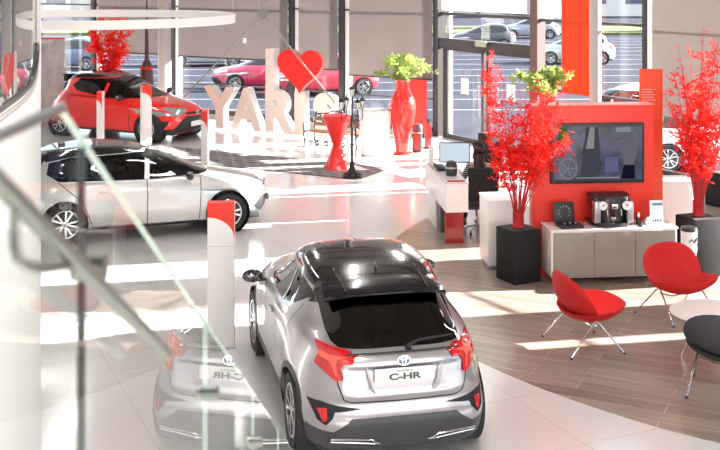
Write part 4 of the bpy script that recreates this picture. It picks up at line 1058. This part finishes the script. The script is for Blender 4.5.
for sg in (-1, 1):
    fb = MB()
    for k in range(4):
        x0 = sg*.18+(k-1.5)*.018; L_ = (.065,.075,.07,.055)[k]; fb.tube([(x0, .45, .905), (x0, .45+L_*.6, .915), (x0, .45+L_, .90)], [.009,.008,.006], 7)
    fb.tube([(sg*.15, .42, .90), (sg*.13, .46, .90), (sg*.128, .485, .893)], [.010,.009,.007], 7); fb.box((sg*.18, .435, .903), (.075,.06,.025), bev=.010); fb.build('hand', SKIN, pr)
    sh = MB(); sh.ball((sg*.12, .52, .045), .06, (.8,2.0,.7)); sh.build('shoe', BLACKP, pr)

# shell lounge chairs
def shellmb(w, d, th=.050):
    """pressed shell: curved up at both sides, a rounded outline that comes to soft points at left and right"""
    b = MB(); nr, na = 9, 56; T, U = [], []
    def P(r, a, o):
        cx, sy = cos(a), sin(a); ex = abs(cx)**.86*(1 if cx > 0 else -1); x = w*r*ex; sy = abs(sy)**.92*(1 if sy > 0 else -1); y = d*r*sy
        z = .17*(abs(r*ex))**2.1 + .15*(r*sy)**2
        nx = -.17*2.1*abs(r*ex)**1.1*(1 if x > 0 else -1)/w; ny = -.30*r*sy/d; n = Vector((nx, ny, 1)).normalized()
        edge = sqrt(max(0, 1-max(0, (r-.80)/.20)**2)) ; return Vector((x, y, z)) + n*o*th/2*edge
    for o, S in ((1, T), (-1, U)):
        S.append([b.bm.verts.new(P(0, 0, o))])
        for i in range(1, nr+1):
            r = (i/nr)**.75; S.append([b.bm.verts.new(P(r, 2*pi*k/na, o)) for k in range(na)])
        for k in range(na): b.bm.faces.new([S[0][0], S[1][k], S[1][(k+1) % na]])
        for i in range(1, nr):
            for k in range(na): b.bm.faces.new([S[i][k], S[i][(k+1) % na], S[i+1][(k+1) % na], S[i+1][k]])
    bmesh.ops.remove_doubles(b.bm, verts=T[-1]+U[-1], dist=1e-4); return b
def shell_chair(label, x, y, heading, fabric, group=None, seatdz=0):
    r = root('lounge_chair', label, 'chair', (x, y, 0), heading-pi/2, group)
    s = shellmb(.45, .37); s.build('seat', fabric, r, ang=80).matrix_local = Matrix.Translation((0, .11, .330)) @ Matrix.Rotation(.13, 4, 'X')
    s = shellmb(.455, .31); s.build('backrest', fabric, r, ang=80).matrix_local = Matrix.Translation((0, -.25, .525)) @ Matrix.Rotation(-1.02, 4, 'X')
    for sg in (-1, 1):
        lp = [(sg*.40, -.34, .012), (sg*.325, -.045, .36), (sg*.305, -.01, .385), (sg*.315, .03, .36), (sg*.385, .32, .012)]
        q = MB(); q.tube(lp, .010, 10); lg = q.build('leg_frame', CHROME, r)
        for p in (lp[0], lp[-1]):
            q = MB(); q.lathe([(.016, 0), (.016, .018), (.011, .026)], 12, (p[0], p[1], 0)); q.build('foot', BLACKP, lg)
    q = MB(); q.tube([(-.31, 0, .33), (-.12, .02, .27), (.12, .02, .27), (.31, 0, .33)], .008, 8); q.build('cross_bar', CHROME, r); return r
REDF = mat('red_upholstery', (.58,.009,.011), .75, noise=.06, bump=.15, bscale=260)
GREYF = mat('charcoal_upholstery', (.050,.048,.052), .75, noise=.08, bump=.15, bscale=260)
shell_chair('red shell lounge chair on the left, seen from behind and facing right', 2.60, 12.78, R_(14), REDF, 'red lounge chairs')
shell_chair('red shell lounge chair in front of the sideboard, turned towards the camera', 4.02, 13.90, R_(-62), REDF, 'red lounge chairs')
shell_chair('charcoal shell lounge chair at the right edge, beside the white table', 3.82, 11.36, R_(68), GREYF)
t = root('coffee_table', 'low round white table with thin splayed steel legs', 'table', (4.02, 12.45, 0))
m = MB(); m.lathe([(.46, .470), (.50, .482), (.50, .490), (.46, .494)], 56); m.build('table_top', WHITE, t)
for k in range(4):
    a = R_(45+90*k)+.9; q = MB(); q.tube([(.20*cos(a), .20*sin(a), .475), (.40*cos(a), .40*sin(a), .006)], .008, 8); q.build('leg', CHROME, t)
# bin
t = root('waste_bin', 'slim cylindrical bin with white band and black lid beside the sideboard', 'bin', (4.585, 15.33, 0))
m = MB(); m.lathe([(.095, 0), (.105, .46)], 28); m.build('bin_body', BLACKP, t)
m = MB(); m.lathe([(.106, .46), (.110, .74)], 28, cap=False); m.build('bin_band', mat('bin_white', (.78,.78,.76), .3), t)
m = MB(); m.lathe([(.112, .74), (.118, .755), (.108, .79), (.03, .81)], 28); m.build('bin_lid', BLACKP, t)
m = MB(); m.tube([(-.03,-.112,.60), (0,-.113,.64), (.04,-.108,.60), (.07,-.092,.65), (.10,-.06,.61)], .009, 6); m.build('bin_mark', BLACKP, t)
m = MB(); m.tube([(.05,-.103,.57), (.085,-.08,.66), (.11,-.045,.60), (.095,-.06,.54)], .007, 6); m.build('bin_mark', BLACKP, t)

# far area
e = G(402, 155)
RV = mat('red_glazed_vase', (.85,.022,.015), .22, coat=.8)
vp = [(.215, 0), (.22, .03), (.165, .07), (.17, .14), (.215, .42), (.275, .78), (.315, 1.08), (.31, 1.22), (.25, 1.38), (.185, 1.50), (.155, 1.62), (.17, 1.74), (.195, 1.77), (.17, 1.765), (.14, 1.60)]
def vase(label, x, y, s=1):
    q = MB(); q.lathe([(r*s, z*s) for r, z in vp], 40, cap=False); o = q.build('floor_vase', RV, loc=(x, y, 0)); return tag(o, label, 'vase')
vase('tall glossy red floor vase standing beside the white drum', e.x+.02, 26.3)
GLF = blindmat('fresh_green_leaf', (.34,.42,.13), .4); GST = mat('green_stem', (.12,.20,.04), .5)
branches('fern_plant', 'bushy yellow-green fern in the tall red floor vase', (e.x+.02, 26.3, 1.60), 24, 1.30, .85, 1900, 21, GLF, GST, lsize=.11, start=.25, twigs=4, droop=.4, lw=.17)
vase('red floor vase partly hidden behind the left red branches', 4.0, 23.6, .95)
branches('fern_plant', 'yellow-green fern rising behind the left red branches', (4.0, 23.6, 1.55), 22, 1.15, .75, 1500, 24, GLF, GST, lsize=.13, start=.25, twigs=3, droop=.3)
t = root('drum_table', 'white tapered drum table beside the tall red vase', 'table', (.36, 26.25, 0))
m = MB(); m.lathe([(.30, 0), (.33, .02), (.36, .5), (.39, .98), (.37, 1.03)], 40); m.build('drum', PLAST, t)
m = MB(); m.lathe([(.38, 1.03), (.39, 1.045), (.37, 1.06)], 40); m.build('lid', PLAST, t)
# red stretch table
c0 = G(337, 169)
t = root('cocktail_table', 'standing table in a red stretch cover, pinched at the middle', 'table', (c0.x, c0.y, 0), .3)
b = MB(); nz, na = 26, 48; rings = []
for i in range(nz+1):
    f = i/nz; z = 1.16*f; wst = .095+.21*min(1, abs(2*(f-.46)))**1.1
    sq = max(0, 1-f/.42)
    ring = []
    for k in range(na):
        a = 2*pi*k/na; r_ = wst*(1+.16*sq*cos(4*a))
        ring.append(b.bm.verts.new((r_*cos(a+.9*(1-f)), r_*sin(a+.9*(1-f)), z+.0)))
    rings.append(ring)
for A, B in zip(rings, rings[1:]):
    for k in range(na): b.bm.faces.new([A[k], A[(k+1) % na], B[(k+1) % na], B[k]])
b.bm.faces.new(rings[0][::-1]); b.bm.faces.new(rings[-1]); b.build('stretch_cover', mat('red_stretch_fabric', (.80,.016,.015), .4, noise=.05), t)
m = MB(); m.lathe([(.31, 1.16), (.318, 1.175), (.305, 1.19)], 44); m.build('table_top', mat('red_table_cap', (.60,.014,.018), .35), t)
# lamp post
t = root('street_lamp', 'black wrought-iron street lamp with a cluster of lanterns beside the red table', 'street lamp', (-.17, 23.3, 0))
IR = mat('black_iron', (.020,.018,.018), .45, .4)
m = MB(); m.lathe([(.20, 0), (.20, .03), (.12, .07), (.08, .16), (.05, .24), (.045, .28), (.06, .30), (.028, .34), (.024, 1.2), (.035, 1.22), (.022, 1.26), (.02, 1.73)], 20)
for k in range(4):
    a = pi/4+k*pi/2; m.tube([(.1*cos(a), .1*sin(a), .10), (.22*cos(a), .22*sin(a), .04), (.27*cos(a), .27*sin(a), .012)], [.03, .02, .012], 8)
m.build('post', IR, t)
LG = mat('lantern_glass', (.75,.74,.70), .2, coat=.5)
for k in range(5):
    a = .5+k*pi/2; R0 = .25 if k < 4 else 0; zc = 1.46 if k < 4 else 1.72; x, y = R0*cos(a), R0*sin(a)
    if k < 4:
        q = MB(); q.tube([(0,0,1.22), (x*.5, y*.5, 1.17), (x, y, 1.22), (x, y, zc)], .010, 7)
        q.tube([(x*(.45+.25*cos(w)), y*(.45+.25*cos(w)), 1.26+.05*sin(w)) for w in [j*.7 for j in range(8)]], .006, 6); q.build('arm', IR, t)
    q = MB(); q.lathe([(.025, zc), (.062, zc+.15), (.02, zc+.16)], 6); ln = q.build('lantern', LG, t)
    q = MB(); q.lathe([(.075, zc+.15), (.045, zc+.19), (.012, zc+.22), (.012, zc+.25), (.003, zc+.28)], 6)
    for j in range(6):
        w = 2*pi*j/6; q.tube([(.026*cos(w), .026*sin(w), zc), (.064*cos(w), .064*sin(w), zc+.15)], .004, 4)
    q.build('lantern_cap', IR, ln)
    if k < 4:
        for o_ in (ln,): o_.location = (x, y, 0)
# bench
t = root('park_bench', 'park bench with brown slats and curled iron ends behind the red table', 'bench', (-.62, 27.0, 0), R_(-30))
WS = mat('bench_wood', (.36,.19,.11), .5, noise=.2, nscale=12)
for k in range(4):
    q = MB(); q.box((0, -.19+.115*k, .43), (1.5, .09, .028), bev=.006); q.build('seat_slat', WS, t)
for k in range(2):
    q = MB(); q.box((0, .245+.03*k, .56+.12*k), (1.5, .026, .085), bev=.006, M=Matrix.Rotation(-.2, 4, 'X')); q.build('back_slat', WS, t)
def scroll(q, c, r, a0, turns, ax=0, rr=.010):
    q.tube([(c[0]+(r*(1-.65*k/16))*cos(a0+turns*2*pi*k/16), c[1], c[2]+(r*(1-.65*k/16))*sin(a0+turns*2*pi*k/16)) for k in range(17)], rr, 6)
for sg in (-1, 1):
    q = MB(); x = sg*.74
    q.tube([(x, -.25, .01), (x, -.21, .15), (x, -.25, .30), (x, -.24, .42), (x, -.26, .60), (x, -.20, .64), (x, .10, .62), (x, .26, .60)], .018, 8)
    q.tube([(x, .32, .01), (x, .24, .18), (x, .22, .42), (x, .27, .65), (x, .33, .86)], .018, 8); q.tube([(x, -.23, .40), (x, .22, .40)], .016, 8); q.build('bench_end', IR, t)
q = MB(); q.tube([(-.74, .32, .80), (-.4, .32, .83), (-.2, .325, .90), (0, .325, .86), (.2, .325, .90), (.4, .32, .83), (.74, .32, .80)], .013, 7)
for k in range(8): scroll(q, (-.63+.18*k, .315, .765), .055, k, 1.2*(1 if k % 2 else -1), rr=.014)
q.build('back_scrollwork', IR, t)
q = MB()
for k in range(6): scroll(q, (-.6+.24*k, -.21, .16), .065, k*1.3, 1.2*(1 if k % 2 else -1), rr=.015)
q.tube([(-.73, -.21, .22), (-.3, -.21, .13), (.0, -.21, .22), (.3, -.21, .13), (.73, -.21, .22)], .010, 7); q.build('front_scrollwork', IR, t)
# extinguisher, bin, red board by the corner post
p = G(428, 146); t = root('fire_extinguisher', 'red fire extinguisher on a slim stand beside the entrance post', 'fire extinguisher', (p.x-.02, p.y-.35, 0))
m = MB(); m.lathe([(.075, .02), (.085, .05), (.085, .52), (.06, .60), (.03, .63)], 22); m.build('cylinder', mat('extinguisher_red', (.55,.015,.015), .25, coat=.8), t)
m = MB(); m.lathe([(.03, .63), (.03, .68)], 14); m.box((.02, 0, .70), (.13, .03, .025), bev=.005); m.box((0,0,.012), (.22,.22,.02)); m.build('valve', BLACKP, t)
m = MB(); m.tube([(0, -.03, .67), (-.10, -.05, .80), (-.16, -.05, .70), (-.14, -.06, .45), (-.11, -.06, .25)], .011, 8); m.build('hose', BLACKP, t)
m = MB(); m.tube([(.0, .10, .02), (0, .10, 1.0), (-.06, .10, 1.08), (-.12, .10, 1.0), (-.12, .10, .9)], .010, 8); m.build('stand', BLACKP, t)
p = G(417.5, 152); t = root('litter_bin', 'black cylindrical litter bin with red front left of the fire extinguisher', 'bin', (p.x, p.y, 0))
m = MB(); m.lathe([(.12, 0), (.12, .56)], 26); m.build('bin_body', BLACKP, t)
m = MB(); m.lathe([(.125, .52), (.13, .56), (.13, .60), (.11, .67), (.05, .69)], 26); m.build('bin_lid', mat('dark_grey_lid', (.06,.06,.065), .4), t)
m = MB(); m.box((-.03, -.118, .28), (.10, .02, .40), bev=.006); m.build('red_label', mat('red_label', (.6,.02,.02), .4), t)
m = MB(); m.lathe([(.123, .46), (.124, .49)], 26, cap=False); m.build('band', mat('bin_white', (.78,.78,.76), .3), t)
# red leaning board
p = onw(424, dL)[0]+nL*.35; t = root('display_board', 'bright red upright board under the blind right of the tall vase', 'board', (p.x, p.y, 0), R_(-30))
m = MB(); m.box((0, 0, .76), (.50, .03, 1.48)); m.build('board', mat('bright_red_board', (.72,.03,.02), .4), t, smooth=False)
m = MB(); m.box((0, .0, .015), (.52, .3, .03)); m.build('foot', BLACKP, t, smooth=False)
# tie rods with hub
t = root('tie_rods', 'crossed thin steel tie rods meeting at a round hub before the blinds', 'bracing', (0,0,0))
hub = Vector((-2.53, 28.65, 3.27)); q = MB(); q.lathe([(.17, -.015), (.18, 0), (.17, .015)], 28, hub, Matrix.Rotation(R_(-30), 4, 'Z') @ Matrix.Rotation(pi/2, 4, 'X')); q.build('hub_plate', mat('grey_steel', (.33,.32,.31), .4, .6), t)
GS = mat('grey_steel', (.33,.32,.31), .4, .6)
ends = [Vector((-5.7, 30.45, .02)), Vector((-.05, 26.88+.6, .62)), Vector((-3.9, 29.45, 6.99)), Vector((-1.1, 27.85, 6.99))]
ends[1] = Vector((.25, 27.35, .02))
for en in ends:
    q = MB(); d = (en-hub).normalized(); q.tube([hub+d*.12, en], .020, 10); rd = q.build('rod', GS, t)
    q = MB(); q.tube([hub+d*.14, hub+d*.34], .032, 10); q.build('turnbuckle', GS, rd)
q = MB(); q.box((hub.x-.50, hub.y+.27, hub.z-.72), (.09,.09,.13), bev=.01); q.build('junction_box', mat('bin_white', (.78,.78,.76), .3), t)

# letters
LB = mat('letter_face_beige', (.90,.74,.65), .5); LW = mat('letter_side_sunlit', (.85,.84,.82), .5)  # white sides carry the sunlight from the right in their colour
a0 = R_(-30)
def letter(ch, label, u, zc, size, face=LB, dep=.24, sx=1.0, kind='display_letter'):
    # position along the row line
    P0 = Vector((-4.05, 30.35)); dd = Vector((.866, -.5)); k = (u-360)/F; s = (k*P0.y-P0.x)/(dd.x-k*dd.y); p = P0+dd*s
    r = root(kind, label, 'letter', (p.x, p.y, zc), a0, 'giant letters')
    o = text('letter_body', ch, size, dep/2, LW, r, (0, .12, .0), (pi/2, 0, 0), bold=.062*size/1.4, sx=sx)
    f = text('letter_face', ch, size, .004, face, r, (0, -.005, .0), (pi/2, 0, 0), bold=.062*size/1.4, sx=sx); return r
SZ = 1.48
for ch, u, lab, sx in (('Y', 219.5, 'giant beige letter Y standing on the floor, first of the row', .95), ('A', 246, 'giant beige letter A between Y and R', .88), ('R', 277, 'giant beige letter R below the big heart', .95), ('I', 299.5, 'giant beige letter I at the bottom, right of the R', 1.15), ('S', 324, 'giant beige letter S partly hidden behind the bench', .95)):
    letter(ch, lab, u, .575, SZ, sx=sx)
letter('I', 'giant beige letter I standing above the word, left of the heart', 270, 1.18+.49, SZ, sx=1.0)
# heart
P0 = Vector((-4.05, 30.35)); dd = Vector((.866, -.5)); k = (299.5-360)/F; s = (k*P0.y-P0.x)/(dd.x-k*dd.y); p = P0+dd*s
r = root('heart_sign', 'large glossy red heart standing above the giant letters', 'heart', (p.x, p.y-.05, 1.14), a0)
poly = []
for k in range(80):
    a = 2*pi*k/80; x = 16*sin(a)**3; y = 13*cos(a)-5*cos(2*a)-2*cos(3*a)-cos(4*a); poly.append((x/16*.70, (y+17)/29*1.18))
q = MB(); q.prism(poly, 0, .15); q.build('heart_body', mat('heart_side', (.72,.20,.17), .4), r, ang=50)
q = MB(); q.prism([(x*.995, z*.995+.003) for x, z in poly], -.012, 0); q.build('heart_face', mat('heart_face', (.85,.020,.015), .25, coat=.7), r, ang=50)
# totems
def totem(label, u, v, D, w=.31, h=1.68, dep=.12, rz=.05):
    x = (u-360)/F*D; r = root('info_totem', label, 'totem', (x, D, 0), rz, 'white and red car totems')
    q = MB(); q.box((0, 0, h/2), (w, dep, h), bev=.004); q.build('column', mat('totem_white', (.76,.74,.72), .35), r)
    # red cap with a curved lower edge
    n = 16; P = [(-w/2, h), (w/2, h)] + [(w/2-w*k/n, h-.30*sqrt(max(0, 1-(k/n)**2))-.02*0-.10*0-.22*(0)) for k in range(n+1)]
    P = [(-w/2, h+.001), (w/2, h+.001)] + [(w/2-w*k/n, h-.42+.24*(1-sqrt(1-(1-(1-k/n))**2))*0+.25*sqrt(max(0, 1-(1-k/n)**2))) for k in range(n+1)]
    q = MB(); q.prism(P, -dep/2-.003, dep/2+.003); q.build('red_cap', RED, r)
    q = MB(); q.box((0, 0, .004), (w+.03, dep+.05, .008)); q.build('foot', STEEL, r, smooth=False)
    q = MB(); q.box((0, -dep/2-.0015, h*.70), (w, .003, .004)); q.build('joint', mat('joint_grey', (.4,.39,.38), .5), r, smooth=False); return r
totem('white totem with curved red top at the centre left, nearest of the totems', 221.3, 0, 12.75)
totem('white totem with red top standing before the front wheel of the red supermini', 146, 0, 26.0, w=.24, rz=.6)
totem('narrow white totem with red top before the side of the red supermini', 100.5, 0, 24.6, w=.12, dep=.31)
totem('white totem with red top behind the bonnet of the silver hatchback', 205, 0, 21.2, w=.12, dep=.31)
# mast
t = root('banner_mast', 'thin dark tapering mast with flared red-black foot above the red supermini', 'mast', (-6.05, 31.2, 0))
m = MB(); m.lathe([(.22, 0), (.2, 1.3), (.17, 1.62), (.13, 1.75), (.06, 1.9), (.05, 2.6), (.025, 3.4), (.006, 3.75)], 14); m.build('mast_body', mat('dark_mast', (.07,.03,.03), .5), t)
m = MB(); m.lathe([(.19, 1.60), (.20, 1.64), (.17, 1.68)], 14); m.build('mast_collar', mat('red_label', (.6,.02,.02), .4), t)
# poster
t = root('poster_board', 'grey photo poster board at the far left behind the red supermini', 'poster', (-9.17, 31.5, 0), .1)
m = MB(); m.box((0, 0, 1.22), (1.4, .04, 2.44)); m.build('board', mat('poster_picture', (.52,.48,.46), .5, noise=.6, nscale=3), t, smooth=False)
m = MB(); m.box((0, 0, 2.46), (1.42, .05, .04)); m.build('red_edge', RED, t, smooth=False)
m = MB(); m.box((0, 0, .02), (1.2, .4, .04)); m.build('foot', STEEL, t, smooth=False)
text('poster_lettering', 'MENT', .15, .003, mat('white_ink', (.8,.75,.72), .5), t, (.17, -.025, 2.36), (pi/2, 0, 0), bold=.004)
# ring lamp
t = root('ring_lamp', 'large white ring lamp hanging horizontally at the upper left', 'ceiling lamp', (-4.98, 20, 3.43))
m = MB(); R0 = 2.70; n = 120
m.lathe([(R0-.04, 0), (R0, 0), (R0, .145), (R0-.04, .145), (R0-.04, 0)], n, cap=False); m.build('ring', mat('lamp_ring_white', (.80,.76,.73), .4), t)
m = MB(); m.lathe([(R0-.035, -.004), (R0-.005, -.004)], n, cap=False); m.build('light_strip', emis('ring_light', (1,.96,.9), 1.3), t)
for k in range(3):
    a = 2*pi*k/3-.03; q = MB(); q.tube([((R0-.02)*cos(a), (R0-.02)*sin(a), .14), ((R0-.02)*cos(a), (R0-.02)*sin(a), 3.562)], .005, 6); q.build('wire', STEEL, t)
# rug
t_ = MB(); pts = [G(150, 145), G(392, 168), G(356, 180), G(118, 155)]
t_.flat([(p.x, p.y) for p in pts][::-1], .001, .012); tag(t_.build('floor_rug', RUG, smooth=False), 'large dark checked rug under the red supermini, reaching the street lamp', 'rug')
# hand-out stand: red box behind totem
# ------------------------------------------------------------------ cars
make_crossover()
PW = paint('pearl_white_paint', (.66,.64,.62), .35, .32); PRd = paint('candy_red_paint', (.85,.015,.010), .0, .28)
yaw = R_(19.5); f = Vector((cos(yaw), sin(yaw))); lt = Vector((-sin(yaw), cos(yaw)))
# near front wheel at (-2.07,18.4); heading f. car axes: +y forward, x right; right side faces the camera
def place(fw, head, L, W, fo, side):
    ff = Vector((cos(head), sin(head))); rt = Vector((sin(head), -cos(head)))
    o = Vector(fw) - ff*(L-fo) - rt*side*(W/2-.1)
    return (o.x, o.y, 0), head-pi/2
loc, rz = place((-2.22, 18.42), yaw, 4.37, 1.79, .84, 1)
make_hatch('silver_hatchback', 'pearl silver-white hatchback with black roof behind the glass, nose to the right', loc, rz, 4.37, 1.79, 1.49, 2.64, .84, .33, PW, ROOFBLK)
hd = R_(-27.5)
loc, rz = place((-5.40, 28.0), hd, 3.94*1.13, 1.745*1.13, .80*1.13, 1)
make_hatch('red_supermini', 'bright red supermini with black roof at the far left of the showroom', loc, rz, 3.94, 1.745, 1.50, 2.56, .80, .31, PRd, ROOFBLK, kind=1).scale = (1.13, 1.13, 1.13)
# car park
def park(label, u, v, col, rzd, L=4.2, h=1.48, nm='parked_car'):
    p = G(u, v, 0); p.z = -.15
    make_hatch(nm, label, (p.x, p.y, -.15), R_(rzd), L, 1.76, h, 2.55, .85, .31, paint('park_'+label.replace(' ', '_')[:24], col, .2, .35), paint('park_'+label.replace(' ', '_')[:24], col, .2, .35), 'cars parked outside', detail=False, lod=0, kind=0)
park('dark grey car parked outside above the entrance doors', 516, 46, (.05,.055,.07), 90)
park('white car parked outside left of the orange-red banner', 614, 60, (.45,.47,.5), 92)
park('pale silver car parked outside above the right entrance door', 560, 36, (.30,.32,.36), 88)
park('pink-red car parked outside between the letter Y and the tie rods', 320, 84, (.55,.03,.09), 100)
park('red car parked outside right of the heart', 376, 88, (.40,.02,.04), 110)
park('white car parked right outside the window behind the right red branches', 726, 163, (.8,.8,.8), 70, 4.6, 1.9)
park('blue-grey car parked outside behind the red supermini', 110, 66, (.12,.15,.24), 80)
park('white car parked outside behind the letter A', 250, 62, (.45,.47,.5), 96)
# car-park markings, verge, hedge, buildings
for k in range(14):
    m = MB(); D = 36+3.0*k; m.box((8, D, -.148), (46, .12, .004)); o = m.build('parking_line', mat('road_paint', (.28,.28,.3), .7), smooth=False, rz=0); struct(o)
m = MB(); m.box((10, 84, -.05), (120, 10, .2)); struct(m.build('verge', mat('grass_verge', (.10,.13,.04), .9, noise=.3, nscale=1), smooth=False))
rnd = random.Random(4)
for k in range(9):
    x = -42+11*k+rnd.uniform(-2, 2); r = root('tree', 'leafy tree in the verge beyond the car park', 'tree', (x, 86+rnd.uniform(-2, 2), .05), 0, 'trees beyond the car park')
    q = MB(); q.tube([(0,0,0), (.1,0,2), (0,.1,3.5)], [.2,.15,.1], 8); q.build('trunk', mat('bark', (.12,.09,.07), .9), r)
    q = MB()
    for j in range(9): q.ball((rnd.uniform(-1.4,1.4), rnd.uniform(-1.2,1.2), 3.6+rnd.uniform(-1,1.4)), rnd.uniform(.8,1.4), n=10)
    q.build('crown', mat('tree_leaves', (.16,.20,.06), .9, noise=.5, nscale=2, bump=1, bscale=4), r)
for k, (x, w, h, c) in enumerate(((-50, 40, 8, (.72,.70,.66)), (-5, 34, 6, (.60,.56,.52)), (38, 40, 9, (.75,.74,.72)), (90, 46, 7, (.55,.5,.46)))):
    r = root('building', ['long cream building far left beyond the car park', 'low tan building beyond the car park centre', 'white building beyond the car park', 'brownish building far right beyond the car park'][k], 'building', (x, 120, -.15))
    q = MB(); q.box((0, 0, h/2), (w, 12, h)); q.build('wall', mat('building_%d' % k, c, .8), r, smooth=False)
    for j in range(int(w/4)):
        q = MB(); q.box((-w/2+2.5+4*j, -6.02, 2.2), (2, .08, 1.8)); q.build('window', mat('far_window', (.10,.13,.18), .2), r, smooth=False)
# ------------------------------------------------------------------ light
w = bpy.data.worlds.new('sky'); sc.world = w; w.use_nodes = True; nt = w.node_tree
bg = nt.nodes['Background']; bg.inputs[0].default_value = (.80, .90, 1.0, 1); bg.inputs[1].default_value = 1.9
az = Vector((.982, .19)).normalized(); el = R_(20)
sd = Vector((az.x*cos(el), az.y*cos(el), sin(el)))
s = bpy.data.lights.new('sun', 'SUN'); s.energy = 42.0; s.angle = R_(.4); s.color = (1, .95, .88)
so = bpy.data.objects.new('sun', s); C.objects.link(so); so.rotation_euler = (-sd).to_track_quat('-Z', 'Y').to_euler()
def area(name, loc, tgt, sx, sy, e, col=(1,.97,.94)):
    l = bpy.data.lights.new(name, 'AREA'); l.shape = 'RECTANGLE'; l.size = sx; l.size_y = sy; l.energy = e; l.color = col
    o = bpy.data.objects.new(name, l); C.objects.link(o); o.location = loc; o.rotation_euler = (Vector(tgt)-Vector(loc)).to_track_quat('-Z', 'Y').to_euler(); return o
for (x, y) in ((-6, 10), (0, 6), (6, 10), (-6, 18), (0, 16), (6, 18), (-3, 25), (1.5, 23), (-7, 25.5)):  # the last one is added to brighten the red supermini
    area('ceiling_light_fill', (x, y, 6.6), (x, y, 0), .22, 4.5, 120)
area('ceiling_light_fill', (.6, 4.0, 6.6), (-2.8, 6.5, 2.5), 1.2, 1.2, 110)  # extra fill added to lift the curved wall and the landing
area('office_fill', (-5.2, 8.5, 5.5), (-4, 8, 3), 1.5, 1.5, 160)  # unseen fill added to brighten the fins behind the curved glass
area('rear_fill', (4, -9, 4.5), (0, 15, 1), 18, 5, 1300, (.95,.98,1))  # large unseen panel added behind the camera as general fill
# ------------------------------------------------------------------ camera
cd = bpy.data.cameras.new('camera'); co = bpy.data.objects.new('camera', cd); C.objects.link(co); sc.camera = co
co.location = (0, 0, H); co.rotation_euler = (pi/2, 0, 0)
cd.sensor_width = 36; cd.sensor_fit = 'HORIZONTAL'; cd.lens = 36*F/720; cd.shift_x = 0; cd.shift_y = (VH-225)/720
cd.clip_start = .05; cd.clip_end = 500
cd.dof.use_dof = True; cd.dof.focus_distance = 13; cd.dof.aperture_fstop = 5.6
sc.view_settings.view_transform = 'Standard'; sc.view_settings.look = 'None'; sc.view_settings.gamma = 1; sc.view_settings.use_curve_mapping = False
sc.view_settings.exposure = .36
sc.cycles.max_bounces = 10; sc.cycles.transparent_max_bounces = 24; sc.cycles.use_denoising = True; sc.cycles.caustics_reflective = False
